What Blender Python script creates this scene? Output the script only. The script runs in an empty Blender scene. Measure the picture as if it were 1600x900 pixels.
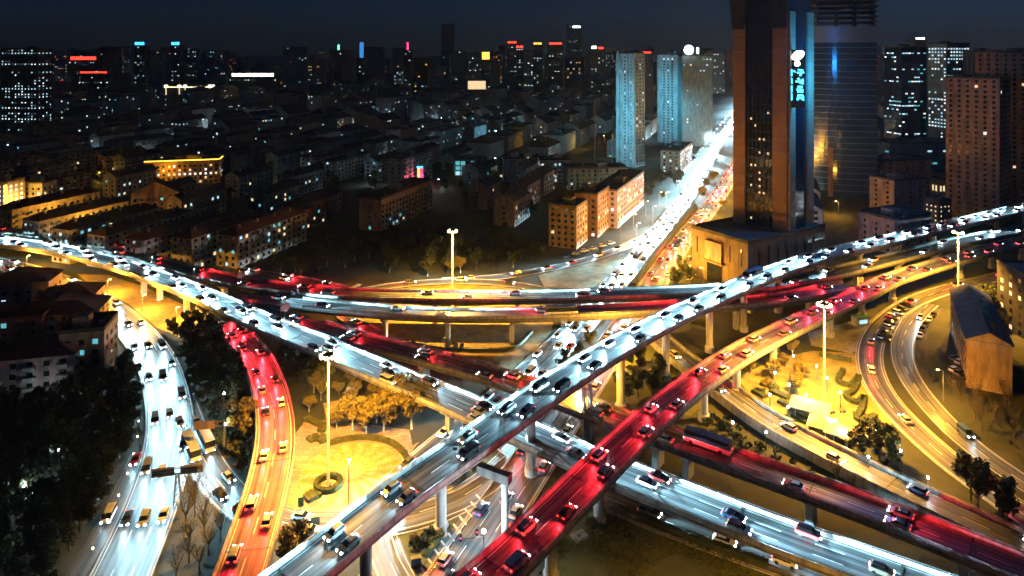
import bpy, math, random
from mathutils import Vector, Matrix
R = math.radians
rnd = random.Random(11)
sc = bpy.context.scene
col = sc.collection

# ------------------------------------------------------------------ camera, sky, exposure
CAMH, FPX, HOR = 100.0, 1050.0, 80.0        # eye height (m), focal length and horizon row of a 1600 px wide frame
cd = bpy.data.cameras.new('camera'); cam = bpy.data.objects.new('camera', cd); col.objects.link(cam)
cd.sensor_width = 36; cd.lens = FPX / 1600 * 36; cd.shift_y = -(450 - HOR) / 1600
cd.clip_start = 1; cd.clip_end = 20000
cam.location = (0, 0, CAMH); cam.rotation_euler = (R(90), 0, 0)
sc.camera = cam
w = bpy.data.worlds.new('World'); sc.world = w; w.use_nodes = True
nt = w.node_tree; nt.nodes.clear()
wo = nt.nodes.new('ShaderNodeOutputWorld'); bg = nt.nodes.new('ShaderNodeBackground'); sky = nt.nodes.new('ShaderNodeTexSky')
sky.sky_type = 'NISHITA'; sky.sun_disc = False
sky.sun_elevation = R(8); sky.sun_rotation = R(60); sky.air_density = 1.0; sky.dust_density = 0.3; sky.ozone_density = 6.0
bg.inputs[1].default_value = 0.0105
tint = nt.nodes.new('ShaderNodeVectorMath'); tint.operation = 'MULTIPLY'; tint.inputs[1].default_value = (.5, .62, 1.0)   # tungsten-balanced night
ml = bpy.data.lights.new('moon', 'SUN'); ml.energy = 0.004; ml.angle = R(.5); ml.color = (.8, .9, 1.0)
mo = bpy.data.objects.new('moon', ml); col.objects.link(mo); mo.rotation_euler = (R(82), 0, R(120))
nt.links.new(sky.outputs[0], tint.inputs[0]); nt.links.new(tint.outputs[0], bg.inputs[0]); nt.links.new(bg.outputs[0], wo.inputs[0])
vs = sc.view_settings
vs.view_transform = 'Standard'; vs.look = 'None'; vs.exposure = 0.0; vs.gamma = 1.0; vs.use_curve_mapping = False
cy = sc.cycles
cy.use_denoising = True; cy.max_bounces = 2; cy.diffuse_bounces = 1; cy.glossy_bounces = 2; cy.transparent_max_bounces = 6
cy.sample_clamp_direct = 0; cy.sample_clamp_indirect = 2.5; cy.use_light_tree = True; cy.caustics_reflective = False; cy.caustics_refractive = False
cy.use_adaptive_sampling = True; cy.adaptive_threshold = 0.1; cy.adaptive_min_samples = 12

def P(px, py, z=0.0):
    Y = FPX * (CAMH - z) / (py - HOR)
    return Vector(((px - 800) / FPX * Y, Y, z))
def pxof(v):
    return 800 + v[0] / v[1] * FPX, HOR + FPX * (CAMH - v[2]) / v[1]
# ------------------------------------------------------------------ materials
M = {}
def mat(name, c, rough=0.7, metal=0.0, var=0.25, scale=0.6, spec=0.4, bump=0.0, c2=None, coat=0.0, stretch=None, tiles=0):
    m = bpy.data.materials.new(name); m.use_nodes = True; t = m.node_tree; b = t.nodes['Principled BSDF']
    b.inputs['Roughness'].default_value = rough; b.inputs['Metallic'].default_value = metal
    b.inputs['Specular IOR Level'].default_value = spec; b.inputs['Coat Weight'].default_value = coat
    tc = t.nodes.new('ShaderNodeTexCoord'); n = t.nodes.new('ShaderNodeTexNoise')
    n.inputs['Scale'].default_value = scale; n.inputs['Detail'].default_value = 3; n.inputs['Roughness'].default_value = 0.65
    if stretch:
        mp = t.nodes.new('ShaderNodeMapping'); mp.inputs['Scale'].default_value = stretch; t.links.new(tc.outputs['Object'], mp.inputs[0]); t.links.new(mp.outputs[0], n.inputs['Vector'])
    else: t.links.new(tc.outputs['Object'], n.inputs['Vector'])
    r = t.nodes.new('ShaderNodeValToRGB')
    k = c2 or tuple(x * (1 - var * 1.6) for x in c)
    r.color_ramp.elements[0].position = 0.32; r.color_ramp.elements[1].position = 0.7
    r.color_ramp.elements[0].color = (*k, 1); r.color_ramp.elements[1].color = (*[min(1, x * (1 + (0 if c2 else var))) for x in c], 1)
    t.links.new(n.outputs['Fac'], r.inputs[0]); src = r.outputs[0]
    if tiles:   # fine paving joints
        br_ = t.nodes.new('ShaderNodeTexBrick'); br_.inputs['Scale'].default_value = 1.0; br_.inputs['Brick Width'].default_value = tiles; br_.inputs['Row Height'].default_value = tiles * .5; br_.inputs['Mortar Size'].default_value = .05
        br_.inputs['Color1'].default_value = (1, 1, 1, 1); br_.inputs['Color2'].default_value = (.72, .72, .72, 1); br_.inputs['Mortar'].default_value = (.4, .4, .4, 1); t.links.new(tc.outputs['Object'], br_.inputs['Vector'])
        vm = t.nodes.new('ShaderNodeVectorMath'); vm.operation = 'MULTIPLY'; t.links.new(src, vm.inputs[0]); t.links.new(br_.outputs['Color'], vm.inputs[1]); src = vm.outputs[0]
    t.links.new(src, b.inputs['Base Color'])
    if bump:
        bp = t.nodes.new('ShaderNodeBump'); bp.inputs['Strength'].default_value = bump; bp.inputs['Distance'].default_value = 0.05
        t.links.new(n.outputs['Fac'], bp.inputs['Height']); t.links.new(bp.outputs[0], b.inputs['Normal'])
    M[name] = m; return m
def emit(name, c, s, sample=False):
    m = bpy.data.materials.new(name); m.use_nodes = True; t = m.node_tree; b = t.nodes['Principled BSDF']
    b.inputs['Base Color'].default_value = (*[0.5 * x + .05 for x in c], 1); b.inputs['Roughness'].default_value = 0.3
    b.inputs['Emission Color'].default_value = (*c, 1); b.inputs['Emission Strength'].default_value = s
    m.cycles.emission_sampling = 'FRONT' if sample else 'NONE'
    M[name] = m; return m
def road_mat(name, c, rough, trail_streak=0.5):
    # worn asphalt: lengthwise wear streaks, contrast raised in the colour to imitate light trails (UV: u across in m, v along in m)
    m = bpy.data.materials.new(name); m.use_nodes = True; t = m.node_tree; b = t.nodes['Principled BSDF']; L = t.links
    uv = t.nodes.new('ShaderNodeUVMap'); mp = t.nodes.new('ShaderNodeMapping'); mp.inputs['Scale'].default_value = (1.1, 0.004, 1)
    L.new(uv.outputs[0], mp.inputs[0])
    n = t.nodes.new('ShaderNodeTexNoise'); n.inputs['Scale'].default_value = 1.0; n.inputs['Detail'].default_value = 4; n.inputs['Roughness'].default_value = 0.75
    L.new(mp.outputs[0], n.inputs['Vector'])
    n2 = t.nodes.new('ShaderNodeTexNoise'); n2.inputs['Scale'].default_value = 0.25; n2.inputs['Detail'].default_value = 3; L.new(uv.outputs[0], n2.inputs['Vector'])
    r = t.nodes.new('ShaderNodeMapRange'); r.inputs[1].default_value = .4; r.inputs[2].default_value = .62
    r.inputs[3].default_value = 1 - trail_streak; r.inputs[4].default_value = 1 + trail_streak * 1.2; L.new(n.outputs['Fac'], r.inputs[0])
    r2 = t.nodes.new('ShaderNodeMapRange'); r2.inputs[1].default_value = .3; r2.inputs[2].default_value = .7; r2.inputs[3].default_value = .8; r2.inputs[4].default_value = 1.2
    L.new(n2.outputs['Fac'], r2.inputs[0])
    mu = t.nodes.new('ShaderNodeMath'); mu.operation = 'MULTIPLY'; L.new(r.outputs[0], mu.inputs[0]); L.new(r2.outputs[0], mu.inputs[1])
    mx = t.nodes.new('ShaderNodeVectorMath'); mx.operation = 'SCALE'; mx.inputs[0].default_value = c; L.new(mu.outputs[0], mx.inputs['Scale'])
    L.new(mx.outputs[0], b.inputs['Base Color'])
    r3 = t.nodes.new('ShaderNodeMapRange'); r3.inputs[1].default_value = .4; r3.inputs[2].default_value = .62; r3.inputs[3].default_value = rough + .15; r3.inputs[4].default_value = rough - .12
    L.new(n.outputs['Fac'], r3.inputs[0]); L.new(r3.outputs[0], b.inputs['Roughness'])
    M[name] = m
road_mat('asphalt', (0.085, 0.087, 0.09), 0.42, 0.8)
road_mat('asphalt_new', (0.06, 0.06, 0.063), 0.5, 0.4)
mat('concrete', (0.34, 0.33, 0.31), 0.8, var=.3, scale=.7, stretch=(1, 1, .12))
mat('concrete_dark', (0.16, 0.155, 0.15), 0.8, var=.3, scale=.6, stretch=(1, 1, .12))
mat('pillar', (0.46, 0.45, 0.43), 0.7, var=.25, scale=1.2, stretch=(1, 1, .08))
mat('paint_white', (0.75, 0.75, 0.74), 0.5, var=.12, scale=2)
mat('paint_yellow', (0.7, 0.48, 0.06), 0.5, var=.12, scale=2)
mat('rail', (0.45, 0.46, 0.47), 0.4, metal=.6, var=.1)
mat('rail_green', (0.12, 0.3, 0.2), 0.5, var=.1)
mat('ground', (0.06, 0.058, 0.03), 0.95, var=.4, scale=.05, c2=(0.02, 0.026, 0.012))
mat('city_ground', (0.05, 0.05, 0.048), 0.9, var=.4, scale=.03)
mat('lawn', (0.13, 0.13, 0.04), 0.95, scale=.09, c2=(0.05, 0.07, 0.018), bump=.4)
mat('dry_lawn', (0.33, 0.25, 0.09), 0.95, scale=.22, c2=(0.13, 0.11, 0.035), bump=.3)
mat('paving', (0.36, 0.32, 0.26), 0.75, var=.18, scale=.3, tiles=1.6)
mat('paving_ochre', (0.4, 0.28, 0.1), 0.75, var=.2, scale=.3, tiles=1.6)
mat('paving_pink', (0.36, 0.25, 0.21), 0.75, var=.2, scale=.3, tiles=2.0)
mat('kerb', (0.4, 0.39, 0.37), 0.8, var=.15)
mat('soil', (0.12, 0.085, 0.05), 0.95, var=.3, scale=.4)
for i, (a, b_) in enumerate([((.07, .085, .02), (.025, .035, .008)), ((.1, .1, .025), (.04, .045, .01)), ((.045, .06, .02), (.015, .022, .007)), ((.12, .1, .03), (.05, .04, .012))]):
    mat('leaf%d' % i, a, 0.65, scale=.8, c2=b_)
mat('flower_red', (.25, .06, .05), .7); mat('flower_yellow', (.5, .4, .03), .7)
mat('bark', (.12, .09, .06), .9, scale=3); mat('bark_white', (.5, .48, .44), .9, scale=3)
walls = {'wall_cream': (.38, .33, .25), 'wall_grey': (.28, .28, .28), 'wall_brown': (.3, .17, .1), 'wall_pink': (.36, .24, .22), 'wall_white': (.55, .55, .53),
         'wall_orange': (.42, .26, .11), 'wall_teal': (.16, .22, .24), 'wall_dark': (.07, .075, .085), 'wall_red': (.24, .09, .07), 'wall_blue': (.3, .4, .45), 'wall_tan': (.2, .15, .1), 'wall_shadow': (.03, .025, .022)}  # the darkest wall tone is near-black brick
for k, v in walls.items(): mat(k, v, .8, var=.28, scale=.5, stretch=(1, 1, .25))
mat('roof_dark', (.07, .065, .065), .85, scale=.3); mat('roof_red', (.13, .06, .045), .85, scale=.4); mat('roof_grey', (.12, .12, .125), .85, scale=.3)
mat('glass_dark', (.015, .018, .022), .12, spec=.8, var=.2, scale=.1)
mat('glass_blue', (.02, .05, .1), .15, spec=.9, var=.3, scale=.05)
mat('tower_panel', (.34, .18, .11), .55, var=.14, scale=.15); mat('tower_panel_warm', (.4, .25, .12), .55, var=.14, scale=.15)
mat('band_metal', (.22, .3, .38), .35, metal=.5, var=.1)
mat('steel_dark', (.05, .052, .055), .5, metal=.4); mat('steel', (.35, .36, .37), .4, metal=.7, var=.1)
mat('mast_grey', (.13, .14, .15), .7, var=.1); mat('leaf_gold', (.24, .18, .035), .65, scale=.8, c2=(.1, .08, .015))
mat('tyre', (.02, .02, .02), .85); mat('sign_back', (.3, .2, .14), .6); mat('sign_green', (.02, .16, .07), .5); mat('sign_grey', (.2, .16, .2), .6)
for k, c in dict(white=(.75, .76, .76), silver=(.5, .52, .54), black=(.02, .02, .022), grey=(.16, .165, .17), red=(.4, .03, .03), blue=(.05, .1, .28), beige=(.45, .4, .3)).items():
    mat('paint_' + k + '_car', c, .3, metal=.3 if k in ('silver', 'grey') else 0, var=.05, coat=.6)
mat('canvas', (.42, .4, .34), .8, var=.08)
emit('head', (.86, .96, 1.0), 55); emit('tail', (1.0, .02, .015), 10); emit('head_dim', (.86, .95, 1), 5); emit('tail_dim', (1, .03, .02), 4)
emit('win_cool', (.5, .85, 1), 1.0); emit('win_cyan', (.15, .7, .8), .7); emit('win_warm', (1, .72, .38), 1.1); emit('win_white', (.85, .95, 1), 1.4); emit('win_dim', (.3, .5, .58), .22)
emit('win_red', (1, .08, .05), 1.5); emit('win_orange', (1, .42, .08), 1.3)
emit('neon_cyan', (.06, .7, 1), 4.5, True); emit('neon_red', (1, .035, .02), 4.5, True); emit('neon_gold', (1, .5, .05), 4, True); emit('neon_blue', (.04, .45, 1), 3.5, True)
emit('neon_green', (.1, 1, .4), 4); emit('neon_white', (.85, .97, 1), 7, True); emit('neon_magenta', (1, .05, .2), 3); emit('beacon', (1, .05, .08), 14); emit('led_blue', (.05, .3, .8), 1.0)
emit('sodium', (1, .62, .2), 60); emit('cool_lamp', (.75, .92, 1), 60); emit('led_cream', (1, .85, .5), 5, True)
# ------------------------------------------------------------------ mesh builder and tagging
class MB:
    def __init__(s): s.v = []; s.f = []; s.m = []; s.uv = []
    def quad(s, a, b, c, d, m=0):
        i = len(s.v); s.v += [tuple(a), tuple(b), tuple(c), tuple(d)]; s.f.append((i, i + 1, i + 2, i + 3)); s.m.append(m)
    def tri(s, a, b, c, m=0):
        i = len(s.v); s.v += [tuple(a), tuple(b), tuple(c)]; s.f.append((i, i + 1, i + 2)); s.m.append(m)
    def poly(s, pts, m=0):
        i = len(s.v); s.v += [tuple(p) for p in pts]; s.f.append(tuple(range(i, i + len(pts)))); s.m.append(m)
    def hexa(s, b, t, m=0, top=None, bottom=True):
        # b, t: 4 points each, counter-clockwise from above
        i = len(s.v); s.v += [tuple(p) for p in b] + [tuple(p) for p in t]
        for k in range(4):
            j = (k + 1) % 4; s.f.append((i + k, i + j, i + 4 + j, i + 4 + k)); s.m.append(m)
        s.f.append((i + 4, i + 5, i + 6, i + 7)); s.m.append(m if top is None else top)
        if bottom: s.f.append((i + 3, i + 2, i + 1, i)); s.m.append(m)
    def box(s, c, d, rot=0, m=0, taper=1.0):
        x, y, z = c; a, b, h = d[0] / 2, d[1] / 2, d[2] / 2; cs, sn = math.cos(rot), math.sin(rot)
        q = lambda u, v, k: (x + u * cs - v * sn, y + u * sn + v * cs, z + k)
        s.hexa([q(-a, -b, -h), q(a, -b, -h), q(a, b, -h), q(-a, b, -h)], [q(-a * taper, -b * taper, h), q(a * taper, -b * taper, h), q(a * taper, b * taper, h), q(-a * taper, b * taper, h)], m)
    def rod(s, p, q, r0, r1=None, n=8, m=0, cap=True):
        p, q = Vector(p), Vector(q); r1 = r0 if r1 is None else r1; d = (q - p).normalized()
        a = d.cross(Vector((0, 0, 1)) if abs(d.z) < .95 else Vector((1, 0, 0))).normalized(); b = d.cross(a); i = len(s.v)
        for c, r in ((p, r0), (q, r1)):
            for k in range(n):
                t = 2 * math.pi * k / n; s.v.append(tuple(c + a * (r * math.cos(t)) + b * (r * math.sin(t))))
        for k in range(n):
            j = (k + 1) % n; s.f.append((i + k, i + n + k, i + n + j, i + j)); s.m.append(m)
        if cap:
            s.f.append(tuple(i + n + k for k in range(n))[::-1]); s.m.append(m); s.f.append(tuple(i + k for k in range(n))); s.m.append(m)
    def lathe(s, prof, c=(0, 0, 0), n=16, m=0):
        i = len(s.v)
        for r, z in prof:
            for k in range(n):
                t = 2 * math.pi * k / n; s.v.append((c[0] + r * math.cos(t), c[1] + r * math.sin(t), c[2] + z))
        for a in range(len(prof) - 1):
            for k in range(n):
                j = (k + 1) % n; s.f.append((i + a * n + k, i + a * n + j, i + (a + 1) * n + j, i + (a + 1) * n + k)); s.m.append(m)
        s.f.append(tuple(i + (len(prof) - 1) * n + k for k in range(n))); s.m.append(m)
    def mesh(s, name, mats, smooth=False):
        me = bpy.data.meshes.new(name); me.from_pydata(s.v, [], s.f)
        for k in (mats if isinstance(mats, (list, tuple)) else [mats]): me.materials.append(M[k])
        me.polygons.foreach_set('material_index', s.m)
        if smooth: me.polygons.foreach_set('use_smooth', [True] * len(s.f))
        if s.uv:
            l = me.uv_layers.new(name='UVMap'); l.data.foreach_set('uv', s.uv)
        me.update(); return me
    def build(s, name, mats, parent=None, kind=None, smooth=False):
        o = bpy.data.objects.new(name, s.mesh(name, mats, smooth)); col.objects.link(o)
        if parent: o.parent = parent
        if kind: o['kind'] = kind
        return o
def tag(o, label, cat=None, group=None, kind=None):
    o['label'] = label
    if cat: o['category'] = cat
    if group: o['group'] = group
    if kind: o['kind'] = kind
    return o
def empty(name, loc=(0, 0, 0), rz=0.0):
    o = bpy.data.objects.new(name, None); col.objects.link(o); o.location = loc; o.rotation_euler = (0, 0, rz); o.empty_display_size = .5; return o
def inst(name, me, parent, loc=None, rz=0, scale=None):
    o = bpy.data.objects.new(name, me); col.objects.link(o); o.parent = parent
    if loc is not None: o.location = loc
    if rz: o.rotation_euler = (0, 0, rz)
    if scale: o.scale = scale
    return o
ORD = ['', 'first', 'second', 'third', 'fourth', 'fifth', 'sixth', 'seventh', 'eighth', 'ninth', 'tenth', 'eleventh', 'twelfth', 'thirteenth', 'fourteenth', 'fifteenth', 'sixteenth', 'seventeenth', 'eighteenth', 'nineteenth', 'twentieth']
def nth(n):
    if n <= 20: return ORD[n]
    return '%d%s' % (n, 'th' if 10 < n % 100 < 14 else {1: 'st', 2: 'nd', 3: 'rd'}.get(n % 10, 'th'))
def lamp(name, kind, parent, loc, energy, color, size=.3, spot=None, rot=None, blend=.6):
    d = bpy.data.lights.new(name, kind); d.energy = energy; d.color = color; d.shadow_soft_size = size
    if spot: d.spot_size = spot; d.spot_blend = blend
    o = bpy.data.objects.new(name, d); col.objects.link(o); o.parent = parent; o.location = loc
    if rot: o.rotation_euler = rot
    return o
SODIUM, COOL = (1, .46, .045), (.7, .9, 1)
# ------------------------------------------------------------------ centre lines
def smooth_line(pts, step=4.0):
    out = []; n = len(pts)
    for i in range(n - 1):
        p0, p1, p2, p3 = pts[max(i - 1, 0)], pts[i], pts[i + 1], pts[min(i + 2, n - 1)]
        k = max(2, int((p2 - p1).length / step))
        for j in range(k):
            t = j / k
            out.append(.5 * ((2 * p1) + (p2 - p0) * t + (2 * p0 - 5 * p1 + 4 * p2 - p3) * t * t + (3 * p1 - p0 - 3 * p2 + p3) * t ** 3))
    out.append(pts[-1].copy()); return out
class Line:
    def __init__(s, px, z=None, step=4.0):
        # control points as seen from the camera: column, row, height
        s.p = smooth_line([P(q[0], q[1], q[2] if len(q) > 2 else z) for q in px], step)
        s.setup()
    def setup(s):
        for _ in range(3):
            s.p = [s.p[0]] + [(s.p[i - 1] + s.p[i] * 2 + s.p[i + 1]) / 4 for i in range(1, len(s.p) - 1)] + [s.p[-1]]
        s.n = []; s.d = [0]
        for i in range(len(s.p)):
            t = s.p[min(i + 1, len(s.p) - 1)] - s.p[max(i - 1, 0)]; t.z = 0; t.normalize(); s.n.append(Vector((-t.y, t.x, 0)))
            if i: s.d.append(s.d[-1] + (s.p[i] - s.p[i - 1]).length)
        s.len = s.d[-1]
    def at(s, d, off=0.0):
        d = min(max(d, 0), s.len - 1e-3); i = 0
        lo, hi = 0, len(s.d) - 1
        while hi - lo > 1:
            mid = (lo + hi) // 2
            if s.d[mid] <= d: lo = mid
            else: hi = mid
        i = lo; t = (d - s.d[i]) / (s.d[i + 1] - s.d[i])
        n = s.n[i].lerp(s.n[i + 1], t).normalized()
        return s.p[i].lerp(s.p[i + 1], t) + n * off, Vector((n.y, -n.x, 0)), s.p[i + 1] - s.p[i]
    def near(s, q):
        i = min(range(len(s.p)), key=lambda k: (s.p[k].x - q[0]) ** 2 + (s.p[k].y - q[1]) ** 2); return s.d[i]
    def dist(s, q):
        return min(math.hypot(p.x - q[0], p.y - q[1]) for p in s.p)
def sweep(mb, ln, prof, closed=True, d0=0, d1=1e9, m=0, uv=False):
    idx = [i for i in range(len(ln.p)) if d0 <= ln.d[i] <= d1]
    k = len(prof); base = len(mb.v)
    for i in idx:
        for o, z in prof:
            q = ln.p[i] + ln.n[i] * o; mb.v.append((q.x, q.y, q.z + z))
    for a in range(len(idx) - 1):
        for j in range(k if closed else k - 1):
            j2 = (j + 1) % k; b0 = base + a * k; b1 = b0 + k
            mb.f.append((b0 + j, b0 + j2, b1 + j2, b1 + j)); mb.m.append(m)
            if uv:
                v0, v1 = ln.d[idx[a]], ln.d[idx[a + 1]]; mb.uv += [prof[j][0], v0, prof[j2][0], v0, prof[j2][0], v1, prof[j][0], v1]
    if closed:
        mb.f.append(tuple(base + j for j in range(k))); mb.m.append(m); e = base + (len(idx) - 1) * k
        mb.f.append(tuple(e + j for j in range(k))[::-1]); mb.m.append(m)
        if uv: mb.uv += [0.0] * (4 * k)
def markings(ln, w, lanes, z, parent, name='lane_marking', edge=True, d0=0, d1=1e9, mtl='paint_white'):
    mb = MB(); d1 = min(d1, ln.len)
    if edge:
        for s in (-1, 1): sweep(mb, ln, [(s * (w / 2 - .5) + .09, z), (s * (w / 2 - .5) - .09, z)], False, d0, d1)
    for k in range(1, lanes):
        o = -w / 2 + w * k / lanes; d = d0 + 2
        while d < d1 - 6:
            a, t, _ = ln.at(d, o); b, t2, _ = ln.at(d + 5, o); n = Vector((-t.y, t.x, 0)) * .09; up = Vector((0, 0, z))
            mb.quad(a - n + up, b - n + up, b + n + up, a + n + up); d += 11
    o = mb.build(name, mtl, parent, 'stuff'); return o
# ------------------------------------------------------------------ roads and flyovers: centre lines
LA = Line([(330, 1000, 10.5), (470, 900, 11), (606, 787, 12.5), (765, 676, 15.5), (870, 602, 17.5), (985, 531, 18), (1110, 469, 17), (1250, 411, 15.5), (1400, 373, 14.5), (1600, 326, 14), (1760, 294, 14)])
LB = Line([(680, 968, 11), (771, 900, 11.5), (884, 787, 12), (1000, 672, 12), (1100, 590, 11.5), (1200, 530, 10.5), (1350, 459, 9), (1400, 435, 8.8), (1500, 404, 8.5), (1600, 377, 8.5), (1760, 338, 8.5)])
LC = Line([(1760, 322, 8.5), (1600, 357, 8.5), (1500, 378, 8.5), (1400, 403, 8.5), (1300, 427, 9), (1200, 446, 9.5), (1100, 454, 10), (1000, 458, 10), (850, 463, 10), (700, 463, 10), (560, 460, 10), (480, 454, 9.6), (400, 445, 9.2), (300, 425, 9), (200, 396, 8.7), (100, 374, 8.5), (0, 361, 8.5), (-120, 346, 8.5)])
LD = Line([(352, 466, 8.75), (400, 467, 9.2), (500, 477, 9.7), (600, 486, 10), (700, 491, 10), (800, 491, 10), (900, 488, 10), (1000, 483, 9.8), (1100, 477, 9.5), (1200, 469, 9.2), (1275, 458, 9), (1330, 446, 8.9)])
LF = Line([(-120, 361, 8.5), (0, 377, 8.5), (100, 392, 8.5), (200, 418, 8.5), (300, 455, 8.7), (400, 500, 8.8), (500, 541, 8.8), (600, 584, 8.7), (700, 624, 8.5), (750, 647, 8.4), (880, 703, 8.2), (980, 746, 8.2), (1100, 792, 8.2), (1200, 832, 8.2), (1300, 868, 8.2), (1420, 911, 8.2), (1540, 955, 8.2)])
LG = Line([(402, 482, 8.6), (430, 493, 8.7), (560, 531, 8.5), (700, 567, 8), (830, 606, 7.7), (920, 639, 7.5), (1000, 668, 7.5), (1060, 690, 7.5), (1200, 740, 7.5), (1300, 775, 7.5), (1400, 812, 7.5), (1500, 852, 7.5), (1600, 892, 7.5), (1720, 940, 7.5)])
LL = Line([(325, 478, 1.5), (360, 512, 2.8), (405, 568, 4.5), (428, 640, 6.3), (427, 720, 7.2), (405, 805, 7.4), (375, 900, 7.4), (345, 985, 7.4)])
LP = Line([(1010, 512, .5), (1055, 552, 1.2), (1105, 588, 1.6), (1150, 622, 1.8), (1200, 658, 1.8), (1250, 686, 1.8), (1300, 711, 1.8), (1350, 736, 1.8), (1400, 760, 1.8), (1450, 783, 1.8), (1500, 806, 1.8), (1600, 852, 1.8), (1720, 905, 1.8)])
GI = Line([(1172, 150), (1135, 205), (1110, 245), (1085, 290), (1040, 350), (1000, 400), (955, 450), (905, 510), (860, 555), (820, 592), (760, 645), (700, 694), (640, 748), (588, 800)], .05)
GJ = Line([(1215, 160), (1180, 213), (1150, 260), (1120, 310), (1080, 360), (1050, 400), (1020, 445), (985, 500), (950, 550), (915, 600), (880, 650), (840, 710), (790, 785), (742, 855), (706, 910), (650, 990)], .05)
GK = Line([(-120, 388), (0, 412), (60, 428), (120, 452), (170, 482), (215, 522), (245, 566), (261, 620), (266, 675), (252, 745), (222, 825), (186, 905), (150, 985)], .062)
GK2 = Line([(280, 620), (300, 680), (335, 745), (385, 796), (440, 821), (540, 822), (640, 806), (715, 782), (775, 742), (822, 690)], .056)
GK3 = Line([(588, 812), (600, 860), (622, 905), (650, 960)], .068)
GM = Line([(1640, 410), (1560, 432), (1480, 452), (1420, 475), (1375, 510), (1358, 550), (1366, 595), (1398, 642), (1450, 692), (1505, 738), (1570, 784), (1660, 845)], .25)
GN = Line([(1452, 474), (1420, 508), (1408, 550), (1422, 592), (1452, 632), (1492, 674), (1545, 718), (1640, 780)], .056)
GQ = Line([(935, 772), (1000, 799), (1100, 838), (1200, 872), (1300, 908)], .05)
GR = Line([(660, 560, .3), (600, 528, .3), (548, 500, .3), (528, 478, .3), (560, 456, .3), (630, 444, .3), (715, 439, .3), (800, 444, .3), (860, 456, .3), (893, 480, .25), (890, 512, .1)])
GS = Line([(1035, 352), (1005, 372), (960, 392), (890, 413), (785, 432), (690, 438)], .045)
GT = Line([(218, 708), (196, 756), (176, 800), (150, 848), (118, 902), (80, 960)], .05)
GU = Line([(-120, 352), (0, 345), (60, 352), (150, 378), (260, 403), (360, 420), (480, 440), (545, 455)], .05)
GROUND = [(GI, 11), (GJ, 11), (GK, 11), (GK2, 8.5), (GK3, 7), (GM, 7.5), (GN, 7), (GQ, 8), (GR, 6), (GS, 6)]

# ------------------------------------------------------------------ ground
g = MB()
xs = [-12000, -1500, -300, 300, 1500, 12000]; ys = [-300, 60, 700, 1500, 14000]
for a in range(5):
    for b in range(4): g.quad((xs[a], ys[b], 0), (xs[a + 1], ys[b], 0), (xs[a + 1], ys[b + 1], 0), (xs[a], ys[b + 1], 0), 0 if ys[b] < 700 and abs(xs[a]) <= 300 and abs(xs[a + 1]) <= 300 else 1)
tag(g.build('ground', ['ground', 'city_ground']), 'dark soil and tarmac ground reaching out to the skyline', 'ground', kind='structure')
def patch(name, label, px, z, m, cat, kerb=None):
    pts = [P(x, y, 0) for x, y in px]; mb = MB(); mb.poly([(p.x, p.y, z) for p in pts])
    me = mb.mesh(name, m)
    import bmesh
    bm = bmesh.new(); bm.from_mesh(me); bmesh.ops.recalc_face_normals(bm, faces=bm.faces)
    for f in bm.faces:
        if f.normal.z < 0: f.normal_flip()
    bmesh.ops.triangulate(bm, faces=bm.faces); bm.to_mesh(me); bm.free()
    o = bpy.data.objects.new(name, me); col.objects.link(o); tag(o, label, cat, kind='structure')
    if kerb:
        k = MB(); n = len(pts)
        for i in range(n):
            a, b = pts[i], pts[(i + 1) % n]; c = (a + b) / 2; L = (b - a).length
            k.box((c.x, c.y, .075), (L + .2, .3, .15), math.atan2(b.y - a.y, b.x - a.x))
        k.build('kerb', 'kerb', o)
    return o
patch('lawn', 'worn olive lawn under the red flyover at the bottom', [(838, 905), (878, 838), (930, 796), (960, 792), (1060, 830), (1180, 875), (1260, 912), (1240, 960), (800, 960)], .03, 'lawn', 'lawn')
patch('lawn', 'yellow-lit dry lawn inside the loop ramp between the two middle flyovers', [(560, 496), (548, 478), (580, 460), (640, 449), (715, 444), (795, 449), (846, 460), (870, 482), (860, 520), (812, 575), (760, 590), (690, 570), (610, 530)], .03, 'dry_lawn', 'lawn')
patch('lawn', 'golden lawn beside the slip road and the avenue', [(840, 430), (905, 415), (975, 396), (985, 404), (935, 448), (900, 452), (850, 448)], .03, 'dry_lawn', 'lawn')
patch('lawn', 'dark grass round the white pillars below the highest flyover', [(905, 610), (960, 540), (1010, 520), (1060, 560), (1120, 610), (1080, 650), (1010, 640), (930, 640)], .03, 'lawn', 'lawn')
patch('lawn', 'planted traffic island beside the white pillar in the junction', [(612, 838), (655, 828), (700, 814), (737, 796), (720, 826), (690, 862), (664, 903), (640, 902), (622, 872)], .05, 'lawn', 'traffic island', True)
patch('lawn', 'curved verge of shrubs above the junction road', [(640, 792), (668, 783), (716, 766), (760, 738), (790, 712), (775, 700), (720, 716), (680, 742), (650, 770)], .05, 'lawn', 'verge', True)
patch('median', 'long planted median strip between the avenue carriageways', [(1088, 310), (1104, 312), (1062, 362), (1026, 408), (994, 452), (955, 506), (918, 556), (880, 604), (846, 648), (806, 692), (790, 690), (838, 634), (872, 596), (908, 550), (948, 500), (985, 450), (1016, 404), (1050, 356)], .05, 'ground', 'median')
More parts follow.
